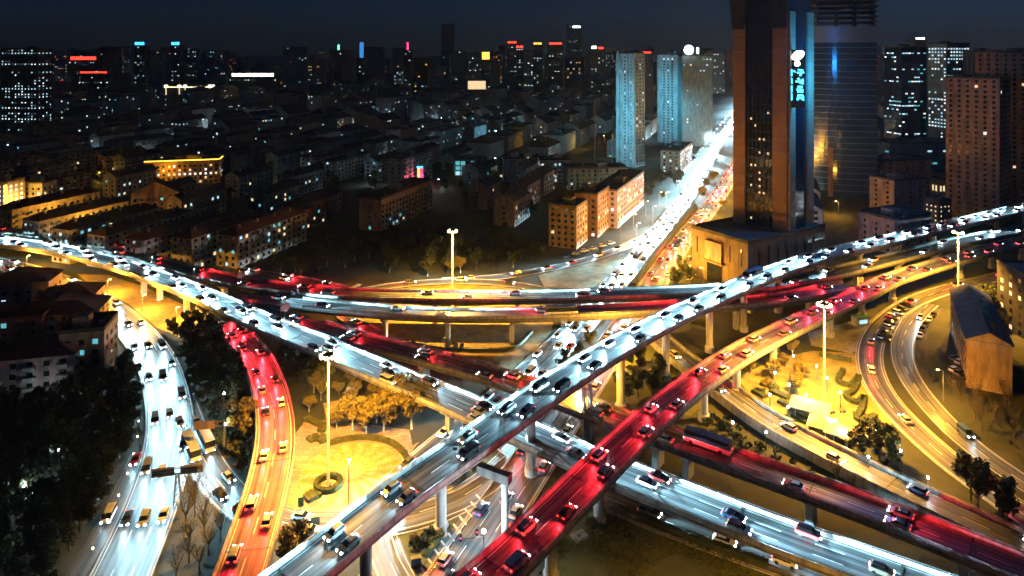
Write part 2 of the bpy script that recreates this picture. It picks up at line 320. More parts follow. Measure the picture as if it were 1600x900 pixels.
# sun-burst plaza
pc = P(548, 737); PR = 12.2
def plaza():
    root = empty('plaza', (pc.x, pc.y, 0)); tag(root, 'round sunburst plaza paved in cream and ochre rays below the tall lamp mast', 'plaza', kind='structure')
    mb = MB(); n = 64; mb.poly([(PR * math.cos(2 * math.pi * k / n), PR * math.sin(2 * math.pi * k / n), .06) for k in range(n)]); mb.build('paved_disc', 'paving', root)
    me = None
    for k in range(18):
        if me is None:
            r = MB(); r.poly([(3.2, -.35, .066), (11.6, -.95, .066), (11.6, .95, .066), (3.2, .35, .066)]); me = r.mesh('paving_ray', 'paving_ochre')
        inst('paving_ray', me, root, (0, 0, 0), 2 * math.pi * k / 18)
    rim = MB()
    for k in range(n):
        a, b = 2 * math.pi * k / n, 2 * math.pi * (k + 1) / n; f = lambda t, q: (q * math.cos(t), q * math.sin(t), .07)
        rim.quad(f(a, PR - .5), f(a, PR), f(b, PR), f(b, PR - .5))
    rim.build('rim_course', 'paving_pink', root)
plaza()
patch('pavement', 'pink paved forecourt between the round plaza and the curved red ramp', [(452, 690), (475, 660), (520, 655), (640, 672), (648, 715), (560, 800), (470, 812), (440, 808), (452, 750)], .035, 'paving_pink', 'pavement')
patch('pavement', 'cream paved footway below the plaza leading to the junction', [(520, 790), (560, 760), (640, 700), (655, 690), (560, 812), (470, 815), (500, 805)], .045, 'paving', 'pavement')
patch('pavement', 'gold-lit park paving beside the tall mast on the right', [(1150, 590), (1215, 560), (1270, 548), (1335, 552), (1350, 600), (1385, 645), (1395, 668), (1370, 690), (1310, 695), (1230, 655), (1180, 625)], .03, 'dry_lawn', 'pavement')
patch('pavement', 'pale concrete yard with a kiosk under the red flyover', [(1262, 520), (1330, 502), (1352, 505), (1346, 545), (1330, 552), (1268, 540)], .036, 'paving', 'pavement')
patch('pavement', 'car park tarmac along the right-hand frontage road', [(1395, 500), (1440, 485), (1475, 480), (1450, 520), (1445, 560), (1440, 600), (1400, 560)], .04, 'city_ground', 'car park')
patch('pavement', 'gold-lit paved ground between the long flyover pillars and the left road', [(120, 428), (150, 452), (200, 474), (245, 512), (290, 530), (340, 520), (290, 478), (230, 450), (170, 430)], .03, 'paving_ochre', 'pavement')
hp = P(1338, 668)
mb = MB(); mb.poly([(hp.x + 9 * math.cos(2 * math.pi * k / 40), hp.y + 8 * math.sin(2 * math.pi * k / 40), .045) for k in range(40)])
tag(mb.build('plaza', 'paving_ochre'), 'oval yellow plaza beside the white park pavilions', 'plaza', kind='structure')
# ground roads
def road(label, ln, w, lanes, m='asphalt', kerbs=True, edge=True, d0=0, d1=1e9):
    mb = MB(); sweep(mb, ln, [(-w / 2, 0), (w / 2, 0)], False, uv=True)
    mb.f = [f[::-1] for f in mb.f]; mb.uv = [x for i in range(0, len(mb.uv), 8) for k in (3, 2, 1, 0) for x in mb.uv[i + 2 * k:i + 2 * k + 2]]
    o = mb.build('road', m); tag(o, label, 'road', kind='structure')
    markings(ln, w, lanes, .006, o, edge=edge)
    if kerbs:
        for s in (-1, 1):
            k = MB(); a = s * (w / 2 + .15); sweep(k, ln, [(a - .15, -.04), (a + .15, -.04), (a + .15, .12), (a - .15, .12)], True, d0, d1); k.build('kerb', 'kerb', o)
    return o
road('avenue carriageway running under the flyovers, headlights facing the camera', GI, 11, 3)
road('avenue carriageway running under the flyovers, tail lights facing the camera', GJ, 11, 3)
road('broad curved road at the left splitting in two', GK, 11, 3)
road('side branch passing under the curved ramp to the junction', GK2, 8.5, 2, kerbs=False)
road('short road leaving the junction at the bottom edge', GK3, 7, 2, kerbs=False)
road('orange-lit curved slip road beside the park', GM, 7.5, 2)
road('frontage road with parked cars at the right', GN, 7, 2, kerbs=False)
road('ground road half hidden beneath the long white-lit flyover', GQ, 8, 2)
road('thin loop ramp curling round the yellow lawn', GR, 6, 1)
road('slip road joining the avenue from the left', GS, 6, 1)
road('narrow bluish service lane beside the left grove', GT, 4, 1, kerbs=False, edge=False)
road('street between the left housing and the flyover', GU, 8, 2, 'asphalt_new')
# chevron hatching beside the avenue
ch = empty('hatched_marking', (0, 0, 0)); tag(ch, 'row of white hatching bars painted along the avenue edge', 'road marking', kind='structure')
d = GJ.near(P(778, 778)); k = 0
while k < 14:
    a, t, _ = GJ.at(d, -7.2); b_, _, _ = GJ.at(d + 1.6, -4.6)
    mb = MB(); dv = Vector((t.x, t.y, 0)) * .28
    mb.quad(*[(q.x, q.y, .062) for q in (a - dv, b_ - dv, b_ + dv, a + dv)]); mb.build('hatching_bar', 'paint_white', ch); d += 2.6; k += 1
mb = MB(); sweep(mb, GJ, [(-5.4, 0.002), (-7.4, .002)], False, GJ.near(P(790, 760)), GJ.near(P(690, 930)), uv=True); tag(mb.build('road', 'asphalt'), 'hatched edge strip of the avenue by the traffic island', 'road', kind='structure')
# ------------------------------------------------------------------ flyovers
def pillar_part(root, ln, d, kind, depth, w):
    q, t, _ = ln.at(d); top = q.z - depth; rz = math.atan2(t.y, t.x)
    mb = MB()
    if kind == 'round':
        mb.lathe([(1.55, 0), (1.55, 1.8), (1.15, 2.0), (1.15, top - 1.2), (1.9, top - .1), (1.9, top + .05)], n=20)
    elif kind == 'wall':
        mb.box((0, 0, top / 2), (1.6, 3.6, top)); mb.box((0, 0, top - .3), (1.8, 4.4, .7))
    elif kind == 'twin':
        for s in (-1, 1): mb.box((0, s * w * .27, top / 2 - .4), (1.2, 1.2, top - .8))
        mb.box((0, 0, top - .4), (1.5, w * .8, .9))
    else:
        mb.box((0, 0, top / 2 - .5), (1.5, 1.9, top - 1.0), taper=1); mb.hexa([(-.8, -1, top - 1.4), (.8, -1, top - 1.4), (.8, 1, top - 1.4), (-.8, 1, top - 1.4)], [(-.85, -w * .36, top + .02), (.85, -w * .36, top + .02), (.85, w * .36, top + .02), (-.85, w * .36, top + .02)])
    o = mb.build('pillar', 'pillar', root, smooth=False); o.location = (q.x, q.y, 0); o.rotation_euler = (0, 0, rz)
def flyover(name, label, ln, w, lanes, pillars, kind='round', depth=2.2, asph='asphalt', par=(None, None), rail='rail', skirt=False):
    root = empty(name, (ln.p[0].x, ln.p[0].y, 0)); tag(root, label, 'flyover')
    root.location = (0, 0, 0)
    W = w / 2 + .45; mb = MB()
    if skirt:
        for i in range(len(ln.p)): pass
        sweep(mb, ln, [(-W, -.02), (-W, -1.7), (W, -1.7), (W, -.02)])
    else:
        sweep(mb, ln, [(-W, -.02), (-W, -.5), (-W * .62, -.85), (-W * .5, -depth), (W * .5, -depth), (W * .62, -.85), (W, -.5), (W, -.02)])
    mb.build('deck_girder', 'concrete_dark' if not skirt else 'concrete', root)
    mb = MB(); sweep(mb, ln, [(w / 2, .0), (-w / 2, .0)], False, uv=True); mb.build('road_surface', asph, root)
    mk = markings(ln, w, lanes, .008, root)
    for s, rg in ((-1, par[0]), (1, par[1])):
        a, b = rg or (0, 1e9); c = s * (w / 2 + .2)
        mb = MB(); sweep(mb, ln, [(c - .25, -.6), (c + .25, -.6), (c + .22, 0), (c + .12, .85), (c - .12, .85), (c - .22, 0)], True, a, b); pp = mb.build('parapet', 'concrete', root)
        mb = MB(); sweep(mb, ln, [(c - .05, 1.1), (c + .05, 1.1), (c + .05, 1.2), (c - .05, 1.2)], True, a, b)
        d = max(a, 0) + 1
        while d < min(b, ln.len) - 1:
            q, t, _ = ln.at(d, c); mb.box((q.x, q.y, q.z + .98), (.1, .1, .3)); d += 4
        mb.build('handrail', rail, pp)
    for d in pillars: pillar_part(root, ln, d, kind, depth, w)
    # expansion joints, steel combs across the deck
    d = 14.0
    while d < ln.len - 5:
        q, t, _ = ln.at(d); j = MB(); j.box((0, 0, .012), (.35, w - .1, .02)); o = j.build('expansion_joint', 'steel_dark', root); o.location = q; o.rotation_euler = (0, 0, math.atan2(t.y, t.x)); d += 28
    return root
def nearpx(ln, lst): return [ln.near(P(x, y, 0)) for x, y in lst]
def auto(ln, step, w=8, d0=6, d1=1e9):
    out = []; d = d0
    while d < min(ln.len, d1):
        q, _, _ = ln.at(d)
        if all(l.dist(q) > ww / 2 + 1.6 for l, ww in GROUND): out.append(d)
        d += step
    return out
FA = flyover('flyover', 'highest flyover sweeping from the bottom centre to the right edge, filled with oncoming headlights', LA, 8.6, 2,
        nearpx(LA, [(588, 905), (692, 850), (853, 757), (980, 643), (1050, 598), (1108, 550), (1160, 518)]) + auto(LA, 30, d0=LA.near(P(1160, 518)) + 26))
FB = flyover('flyover', 'flyover of red tail lights rising from the bottom edge to the right', LB, 7.6, 2,
        nearpx(LB, [(850, 915), (950, 828), (1103, 665), (1165, 617), (1221, 578), (1301, 527)]) + auto(LB, 27, d0=LB.near(P(1301, 527)) + 25))
FC = flyover('flyover', 'far middle flyover curving from the left edge past the loop to the right', LC, 8.2, 2, auto(LC, 30), kind='tee', rail='rail_green')
FD = flyover('flyover', 'near middle flyover crossing horizontally in front of the loop', LD, 7.2, 2, nearpx(LD, [(605, 530), (700, 544), (798, 555)]) + auto(LD, 32, d0=LD.near(P(880, 550))), kind='tee', par=((34, 1e9), (26, 1e9)))
FF = flyover('flyover', 'long flyover of white headlights running from the left edge to the lower right', LF, 9.0, 3, nearpx(LF, [(185, 470), (220, 479), (266, 498), (440, 575), (685, 700)]) + auto(LF, 26, d0=LF.near(P(940, 790, 0))), kind='tee', par=((0, 1e9), (0, 1e9)))
FG = flyover('flyover', 'pink-lit flyover parallel to the long white one, passing under both high flyovers', LG, 7.8, 2, nearpx(LG, [(1030, 742)]) + auto(LG, 27, d0=20), kind='wall', par=((20, 1e9), (30, 1e9)))
FL = flyover('curved_ramp', 'curved ramp of red tail lights beside the round plaza', LL, 8.4, 2, auto(LL, 22, d0=60), kind='round', depth=1.5)
FP = flyover('ramp', 'low orange-lit ramp running past the park pavilions to the lower right', LP, 7.4, 2, [], skirt=True, depth=1.7)
# twin lattice pier beside the junction
q = P(917, 690); root = empty('lattice_pier', (q.x, q.y, 0), R(40)); tag(root, 'grey twin-column lattice pier standing between the flyovers', 'pier')
for s in (-1, 1):
    mb = MB(); mb.box((s * 1.2, 0, 7.2), (.6, .9, 14.4)); mb.build('column', 'pillar', root)
mb = MB()
for k in range(9):
    z = .6 + k * 1.5; mb.rod((-.9, 0, z), (.9, 0, z + 1.5), .08, n=5); mb.rod((.9, 0, z), (-.9, 0, z + 1.5), .08, n=5)
mb.build('lattice_bracing', 'steel', root)
# portal pier of the highest flyover beside the junction
q = P(789, 838); root = empty('portal_pier', (q.x, q.y, 0), R(150)); tag(root, 'slim round pier with a long cantilever crosshead beside the highest flyover', 'pier')
mb = MB(); mb.lathe([(.75, 0), (.75, 11.2)], n=18); mb.build('column', 'pillar', root)
mb = MB(); mb.box((2.6, 0, 12.1), (7.6, 1.7, 1.8)); mb.build('crosshead', 'concrete_dark', root)
# ------------------------------------------------------------------ lamps
def mast(px, py, h, energy, label):
    q = P(px, py); root = empty('lamp_mast', (q.x, q.y, 0)); tag(root, label, 'lamp mast', 'tall sodium lamp masts of the interchange')
    mb = MB(); mb.lathe([(.6, 0), (.6, .3), (.38, .35), (.2, h - .2)], n=12); mb.build('pole', 'mast_grey', root, smooth=True)
    mb = MB(); mb.lathe([(1.25, h - .1), (1.35, h), (1.35, h + .12), (.3, h + .5), (.12, h + .9)], n=16); mb.build('crown_ring', 'steel_dark', root)
    for k in range(8):
        a = 2 * math.pi * k / 8; mb = MB(); mb.hexa(*[[(x * s_, y * s_, z) for x, y in ((-.38, -.28), (.38, -.28), (.38, .28), (-.38, .28))] for z, s_ in ((-.45, 1), (0, .7))])
        o = mb.build('luminaire', 'sodium', root); o.location = (1.6 * math.cos(a), 1.6 * math.sin(a), h); o.rotation_euler = (0, 0, a)
    for s_ in (-1, 1): lamp('mast_light', 'SPOT', root, (s_ * 1.8, -.6, h - 1.0), energy * .5, SODIUM, .5, R(140), None, .5)
    return root
KW = 1000
mast(513, 757, 30, 380 * KW, 'tall mast with a sodium lamp crown rising from the hedge ring on the round plaza')
mast(707, 480, 30, 560 * KW, 'tall sodium mast inside the loop ramp behind the middle flyovers')
mast(1288, 644, 30, 520 * KW, 'tall sodium mast in the park at the right beside the pavilions')
mast(1497, 483, 30, 440 * KW, 'tall sodium mast near the right edge behind the slip road')
mast(1330, 1450, 30, 620 * KW, 'tall sodium mast below the bottom edge lighting the worn lawn')
SL = {}
def street_lamp(px, py, h, arm, warm, energy, label, group, rz=0.0, q=None, name='street_lamp'):
    q = q or P(px, py); root = empty(name, (q.x, q.y, q.z if q.z > 1 else 0), rz); tag(root, label, 'street lamp', group)
    key = (h, arm, warm)
    if key not in SL:
        a = MB(); a.lathe([(.16, 0), (.16, .6), (.08, h)], n=8)
        if arm: a.rod((0, 0, h), (arm, 0, h + .35), .06, n=6)
        b = MB(); b.hexa(*[[(arm + x * s_, y * s_, h + z) for x, y in ((-.35, -.18), (.55, -.18), (.55, .18), (-.35, .18))] for z, s_ in ((.18, 1), (.42, .6))])
        c = MB(); c.box((arm + .1, 0, h + .12), (.7, .34, .12)) if h > 6 else c.lathe([(.05, h - .1), (.24, h + .1), (.24, h + .4), (.05, h + .55)], n=8)
        d_ = bpy.data.lights.new('street_light', 'POINT'); d_.shadow_soft_size = .3; d_.color = SODIUM if warm else COOL; d_.energy = energy
        SL[key] = (a.mesh('pole', 'steel'), b.mesh('lamp_head', 'steel_dark'), c.mesh('lens', 'sodium' if warm else 'cool_lamp'), d_)
    me = SL[key]
    inst('pole', me[0], root)
    if h > 6: inst('lamp_head', me[1], root)
    inst('lens', me[2], root)
    if energy:
        o = bpy.data.objects.new('street_light', me[3]); col.objects.link(o); o.parent = root; o.location = (arm + .1, 0, h - .35 if h > 6 else h + .9)
    return root
street_lamp(545, 797, 11, 0, False, 5 * KW, 'bright cool white lamp post in front of the round plaza', 'plaza lamps')
for i, (x, y) in enumerate([(30, 338), (97, 365), (152, 379), (62, 352)]):
    street_lamp(x, y, 9.0, 1.2, True, 22 * KW, 'glaring sodium street lamp in front of the left housing, %s of four from the left' % nth([1, 3, 4, 2][i]), 'sodium lamps by the housing', R(-60))
for i, (x, y) in enumerate([(42, 422), (83, 446), (168, 462), (222, 488), (275, 508)]):
    street_lamp(x, y, 6.4, .8, True, 30 * KW, 'sodium street lamp under the left end of the flyovers, %s from the left' % nth(i + 1), 'sodium lamps under the flyovers', R(40))
for i, (x, y) in enumerate([(970, 372), (990, 360), (1009, 338), (1030, 322)]):
    street_lamp(x, y, 9.1, 1.3, True, 16 * KW, 'sodium street lamp beside the avenue by the brown office blocks, %s from the camera' % nth(i + 1), 'sodium avenue lamps', R(-20))
for i, (x, y) in enumerate([(1062, 420), (1040, 452), (1310, 338), (1474, 628), (1100, 452)]):
    street_lamp(x, y, 8.9, 1.3, True, 16 * KW, ['sodium street lamp by the podium trees on the avenue', 'sodium street lamp where the avenue goes under the flyovers', 'small sodium lamp between the brown tower and the low white block', 'sodium street lamp lighting the orange gable', 'sodium street lamp in front of the podium'][i], 'sodium avenue lamps', R(160))
for i, d_ in enumerate((0, 34, 68)):
    q, t, _ = GJ.at(GJ.near(P(1085, 352)) + d_, 7.4); street_lamp(0, 0, 9.6, 1.4, True, 34 * KW, 'sodium lamp on the tower side of the outgoing avenue, %s from the sign' % nth(i + 1), 'sodium avenue lamps', R(200), Vector((q.x, q.y, 0)))
k = 0
for ln, off, rz in ((GI, 7.2, 0), (GJ, -7.2, 180)):
    d = 20
    while d < GI.near(P(1000, 400)):
        q, t, _ = ln.at(d, off * (-1 if ln is GI else -1)); k += 1
        street_lamp(0, 0, 10.0, 1.5, ln is GJ, (45 * KW if ln is GJ else 16 * KW), 'far street lamp on the %s side of the avenue, %s from the skyline end' % ('left' if ln is GI else 'right', nth(int(d / 42) + 1)), 'far avenue lamps', R(rz - 25), Vector((q.x, q.y, 0))); d += 42
pk = [(1211, 584), (1233, 603), (1203, 619), (1231, 640), (1276, 573), (1292, 592), (1313, 616), (1260, 620), (1407, 711), (1305, 662), (1321, 680), (1369, 676), (1145, 665), (1197, 681), (1357, 721), (1450, 755), (1240, 556)]
pk.sort()
for i, (x, y) in enumerate(pk):
    street_lamp(x, y + 22, 4.2, 0, False, .55 * KW, 'small white globe lamp in the right-hand park, %s from the left' % nth(i + 1), 'park globe lamps', name='park_lamp')
for i, (x, y) in enumerate([(352, 690), (458, 695), (545, 640), (350, 640)]):
    street_lamp(x, y, 4.3, 0, False, .8 * KW, ['small bluish lamp beside the cantilever road sign', 'small white lamp by the pink forecourt', 'small lamp among the golden trees', 'small bluish lamp in the dark shrubs left of the red ramp'][i], 'small path lamps', name='path_lamp')
for i, (x, y) in enumerate([(38, 792), (53, 802), (92, 733), (115, 655), (60, 640), (20, 620)]):
    street_lamp(x, y, 4.3, 0, False, .8 * KW, 'tiny bluish garden lamp in the dark left grove, %s from the left' % nth([2, 3, 5, 6, 4, 1][i]), 'grove lamps', name='path_lamp')
# low edge lights along the left road
bl = MB(); bl.lathe([(.14, 0), (.14, .8)], n=8); bl2 = MB(); bl2.lathe([(.05, .8), (.22, .85), (.22, 1.15), (.05, 1.25)], n=8); bm_, bm2 = bl.mesh('post', 'steel'), bl2.mesh('lens', 'led_cream')
for i in range(11):
    d = GK.near(P(258, 655)) + i * 8.5; q, t, _ = GK.at(d, 7.4)
    if i == 0 and GK.at(d, 7.4)[0].x > GK.at(d, -7.4)[0].x: pass
    s = -1 if GK.at(d, -7.4)[0].x < GK.at(d, 7.4)[0].x else 1; q, t, _ = GK.at(d, 7.4 * s)
    o = empty('bollard_light', (q.x, q.y, 0)); tag(o, 'low cream bollard light along the left kerb of the curved road, %s from the top' % nth(i + 1), 'bollard light', 'bollard lights'); inst('post', bm_, o); inst('lens', bm2, o)
# ------------------------------------------------------------------ vehicles
def ring_loft(mb, st, m=0):
    i = len(mb.v); n = 8
    for x, hw, zl, zh in st:
        zm = zl + (zh - zl) * .55
        for y, z in ((-hw * .9, zl), (-hw, zl + .12), (-hw, zm), (-hw * .93, zh), (hw * .93, zh), (hw, zm), (hw, zl + .12), (hw * .9, zl)): mb.v.append((x, y, z))
    for a in range(len(st) - 1):
        for k in range(n):
            j = (k + 1) % n; mb.f.append((i + a * n + k, i + (a + 1) * n + k, i + (a + 1) * n + j, i + a * n + j)); mb.m.append(m)
    e = i + (len(st) - 1) * n
    mb.f.append(tuple(i + k for k in range(n))); mb.m.append(m); mb.f.append(tuple(e + k for k in range(n))[::-1]); mb.m.append(m)
SPEC = {
 'sedan': dict(body=[(-2.3, .74, .45, .82), (-2.15, .86, .3, .96), (-1.5, .9, .24, .99), (0, .9, .22, .95), (1.1, .9, .24, .92), (1.85, .87, .27, .8), (2.25, .76, .36, .66)], cab=(-1.85, 1.05, .8, .94, -1.15, .25, .62, 1.45), wx=(-1.35, 1.38), wr=.32, hx=2.16, hy=.6, hz=.62, tx=-2.24, tz=.8),
 'hatchback': dict(body=[(-2.0, .74, .42, .95), (-1.9, .85, .3, 1.0), (-1.3, .88, .24, 1.0), (0, .88, .22, .97), (1.0, .88, .24, .94), (1.6, .85, .27, .82), (1.95, .74, .36, .68)], cab=(-1.9, 1.0, .8, .97, -1.55, .3, .62, 1.5), wx=(-1.25, 1.25), wr=.31, hx=1.86, hy=.58, hz=.66, tx=-2.0, tz=.86),
 'suv': dict(body=[(-2.3, .8, .5, 1.0), (-2.2, .92, .38, 1.1), (-1.4, .95, .32, 1.12), (0, .95, .3, 1.08), (1.1, .95, .32, 1.06), (1.9, .92, .36, .98), (2.25, .82, .45, .82)], cab=(-2.2, 1.15, .86, 1.07, -1.85, .4, .7, 1.72), wx=(-1.4, 1.42), wr=.38, hx=2.18, hy=.66, hz=.8, tx=-2.27, tz=.98),
 'van': dict(body=[(-2.5, .85, .45, 1.2), (-2.45, .93, .35, 1.25), (-1.4, .95, .3, 1.25), (0, .95, .3, 1.22), (1.4, .95, .3, 1.15), (2.1, .92, .35, 1.0), (2.4, .82, .42, .8)], cab=(-2.45, 1.85, .9, 1.2, -2.35, 1.0, .8, 1.95), wx=(-1.6, 1.6), wr=.36, hx=2.33, hy=.68, hz=.78, tx=-2.47, tz=1.0),
 'bus': dict(body=[(-5.6, 1.18, .5, 1.5), (-5.5, 1.25, .35, 1.55), (0, 1.25, .3, 1.55), (5.3, 1.25, .35, 1.55), (5.6, 1.15, .45, 1.5)], cab=(-5.5, 5.5, 1.22, 1.53, -5.4, 5.3, 1.15, 3.05), wx=(-3.4, 3.6), wr=.5, hx=5.5, hy=.9, hz=.75, tx=-5.57, tz=1.0)}
COLS = ['white', 'silver', 'black', 'grey', 'red', 'blue', 'beige']
CM = {}
def car_meshes(kind, c):
    key = (kind, c); s = SPEC[kind]
    if kind not in CM:
        a, b, hw, z0, a1, b1, hw1, z1 = s['cab']
        gl = MB(); gl.hexa([(a, -hw, z0 - .05), (b, -hw, z0 - .05), (b, hw, z0 - .05), (a, hw, z0 - .05)], [(a1, -hw1, z1), (b1, -hw1, z1), (b1, hw1, z1), (a1, hw1, z1)])
        wh = MB(); wh.rod((0, -.11, 0), (0, .11, 0), s['wr'], n=12); hb = MB(); hb.rod((0, -.125, 0), (0, .125, 0), s['wr'] * .55, n=8)
        hl = MB(); hl.hexa([(-.1, -.2, -.1), (.12, -.2, -.1), (.12, .2, -.1), (-.1, .2, -.1)], [(-.2, -.2, .1), (.02, -.2, .1), (.02, .2, .1), (-.2, .2, .1)])
        tl = MB(); tl.box((0, 0, 0), (.1, .42, .2))
        CM[kind] = dict(glass=gl.mesh('cabin_glass', 'glass_dark'), wheel=wh.mesh('wheel', 'tyre'), hub=hb.mesh('hub', 'steel'), head=hl.mesh('headlight', 'head'), tail=tl.mesh('tail_light', 'tail'), head0=hl.mesh('headlight', 'glass_dark'), tail0=tl.mesh('tail_light', 'paint_red_car'))
    if key not in CM:
        bd = MB(); ring_loft(bd, s['body'])
        for sy in (-1, 1): bd.box((s['cab'][1] - .35, sy * (s['body'][3][1] + .08), s['cab'][3] + .05), (.16, .2, .14))
        a1, b1, hw1, z1 = s['cab'][4:]
        rf = MB(); rf.hexa([(a1 - .06, -hw1 - .03, z1 - .02), (b1 + .06, -hw1 - .03, z1 - .02), (b1 + .06, hw1 + .03, z1 - .02), (a1 - .06, hw1 + .03, z1 - .02)], [(a1 + .1, -hw1 + .1, z1 + .07), (b1 - .1, -hw1 + .1, z1 + .07), (b1 - .1, hw1 - .1, z1 + .07), (a1 + .1, hw1 - .1, z1 + .07)])
        CM[key] = (bd.mesh('body', 'paint_%s_car' % c), rf.mesh('roof', 'paint_%s_car' % c))
    return CM[kind], CM[key]
beam = bpy.data.lights.new('headlight_beam', 'SPOT'); beam.energy = 74 * KW; beam.color = (.42, .82, 1.0); beam.spot_size = R(92); beam.spot_blend = 1.0; beam.shadow_soft_size = .25
glow = bpy.data.lights.new('tail_glow', 'SPOT'); glow.energy = 4.6 * KW; glow.color = (1, .02, .03); glow.spot_size = R(126); glow.spot_blend = .9; glow.shadow_soft_size = .25
def beam_shape(d_, z0, p_, cut):
    # lamp optics: more intensity towards the far road, none above the cut-off line
    d_.use_nodes = True; t_ = d_.node_tree; em = t_.nodes['Emission']; g_ = t_.nodes.new('ShaderNodeNewGeometry'); sx = t_.nodes.new('ShaderNodeSeparateXYZ'); t_.links.new(g_.outputs['Incoming'], sx.inputs[0])
    def mth(op, a_, b_):
        n_ = t_.nodes.new('ShaderNodeMath'); n_.operation = op
        for i_, v_ in enumerate((a_, b_)):
            if isinstance(v_, (int, float)): n_.inputs[i_].default_value = v_
            else: t_.links.new(v_, n_.inputs[i_])
        return n_.outputs[0]
    dn = mth('MAXIMUM', mth('MULTIPLY', sx.outputs['Z'], -1.0), .03)
    s_ = mth('POWER', mth('DIVIDE', z0, dn), p_)
    mr = t_.nodes.new('ShaderNodeMapRange'); mr.inputs[1].default_value = 0; mr.inputs[2].default_value = cut; mr.inputs[3].default_value = 1; mr.inputs[4].default_value = 0; t_.links.new(sx.outputs['Z'], mr.inputs[0])
    t_.links.new(mth('MULTIPLY', s_, mr.outputs[0]), em.inputs['Strength'])
beam_shape(beam, .07, 2.0, .03); beam_shape(glow, .3, 1.2, .12)
low_beam = beam.copy(); low_beam.energy = 25 * KW; park_beam = beam.copy(); park_beam.energy = 8 * KW
high_beam = beam.copy(); high_beam.energy = 105 * KW
BEAM = {'highest flyover': high_beam, 'long white-lit flyover': high_beam, 'broad curved left road': low_beam, 'junction branch road': low_beam, 'frontage road': park_beam, 'orange slip road': park_beam, 'low orange ramp': park_beam, 'loop ramp': park_beam, 'housing street': park_beam, 'grove service lane': park_beam}
low_glow = glow.copy(); low_glow.energy = 1.6 * KW; park_glow = glow.copy(); park_glow.energy = .9 * KW
GLOW = {'pink-lit flyover': low_glow, 'orange slip road': park_glow, 'low orange ramp': park_glow, 'frontage road': park_glow, 'outgoing avenue carriageway': low_glow}
def car(kind, c, loc, head, pitch, label, group, lit='none', bm=None, gw=None):
    s = SPEC[kind]; cm, (bd, rf) = car_meshes(kind, c)
    r = empty('bus' if kind == 'bus' else 'parked_car' if lit == 'parked' else 'car', loc, head); r.rotation_euler = (0, -pitch, head)
    tag(r, label, 'bus' if kind == 'bus' else 'car', group)
    inst('body', bd, r); inst('roof', rf, r); inst('cabin_glass', cm['glass'], r)
    for x in s['wx']:
        for sy in (-1, 1): inst('wheel', cm['wheel'], r, (x, sy * (s['body'][3][1] - .1), s['wr']))
    for sy in (-1, 1):
        inst('headlight', cm['head' if lit != 'parked' else 'head0'], r, (s['hx'], sy * s['hy'], s['hz'])); inst('tail_light', cm['tail' if lit != 'parked' else 'tail0'], r, (s['tx'], sy * s['hy'], s['tz']))
    if lit == 'head':
        o = bpy.data.objects.new('headlight_beam', bm or beam); col.objects.link(o); o.parent = r; o.location = (s['hx'] + .25, 0, s['hz'] + .05); o.rotation_euler = (0, R(-90 + 7), 0)
    elif lit == 'tail':
        o = bpy.data.objects.new('tail_glow', gw or glow); col.objects.link(o); o.parent = r; o.location = (s['tx'] - .3, 0, s['tz'] + .3); o.rotation_euler = (0, R(90 - 35), 0)
    return r
traffic = []      # (distance, kind, colour, position, heading, pitch, road, lane, order, lit)
def lane(ln, off, dr, gap, where, lname, d0=0, d1=1e9, lit=None, z=.012):
    d = d0 + rnd.uniform(2, gap); n = 0; d1 = min(d1, ln.len)
    while d < d1 - 3:
        q, t, sl = ln.at(d, off)
        f = t * dr; x, y = pxof(q)
        if -60 < x < 1660 and y < 945:
            n += 1; kind = rnd.choices(['sedan', 'hatchback', 'suv', 'van', 'bus'], [46, 17, 25, 11, 1.3])[0]
            c = rnd.choices(COLS, [46, 26, 6, 8, 4, 5, 5])[0]
            if kind == 'bus': c = 'white'
            away = f.x * q.x + f.y * q.y > 0
            L = lit or ('tail' if away else 'head')
            traffic.append([q.length, kind, c, q + Vector((0, 0, z)), math.atan2(f.y, f.x), math.atan2(sl.z, math.hypot(sl.x, sl.y)) * dr, where, lname, n, L])
            if kind == 'bus': d += 8
        d += gap * rnd.uniform(.75, 1.5)
lane(LA, 2.1, -1, 15, 'highest flyover', 'far'); lane(LA, -2.1, -1, 15, 'highest flyover', 'near')
lane(LB, 1.9, 1, 19, 'red-lit flyover', 'far'); lane(LB, -1.9, 1, 19, 'red-lit flyover', 'near')
lane(LC, -2, 1, 38, 'far middle flyover', 'far'); lane(LC, 2, 1, 38, 'far middle flyover', 'near')
lane(LD, 1.8, 1, 44, 'near middle flyover', 'far', 8); lane(LD, -1.8, 1, 44, 'near middle flyover', 'near', 8)
for o, nm in ((3, 'far'), (0, 'middle'), (-3, 'near')): lane(LF, o, 1, 22, 'long white-lit flyover', nm)
lane(LG, 1.9, -1, 24, 'pink-lit flyover', 'far', 4); lane(LG, -1.9, -1, 24, 'pink-lit flyover', 'near', 4)
lane(LL, 2, -1, 17, 'curved red ramp', 'inner', 10); lane(LL, -2, -1, 17, 'curved red ramp', 'outer', 10)
for o, nm in ((3.6, 'right'), (0, 'middle'), (-3.6, 'left')): lane(GK, o, 1, 20, 'broad curved left road', nm)
for o, nm in ((1.9, 'upper'), (-1.9, 'lower')): lane(GK2, o, 1, 12, 'junction branch road', nm, 12, GK2.len * .62)
for o, nm in ((3.6, 'right'), (0, 'middle'), (-3.6, 'left')):
    lane(GI, o, 1, 16, 'oncoming avenue carriageway', nm); lane(GJ, o, -1, 19, 'outgoing avenue carriageway', nm)
lane(GM, 0, -1, 26, 'orange slip road', 'single'); lane(GN, 1.6, 1, 60, 'frontage road', 'left'); lane(LP, 1.5, -1, 26, 'low orange ramp', 'far', 20); lane(LP, -1.7, 1, 30, 'low orange ramp', 'near', 20)
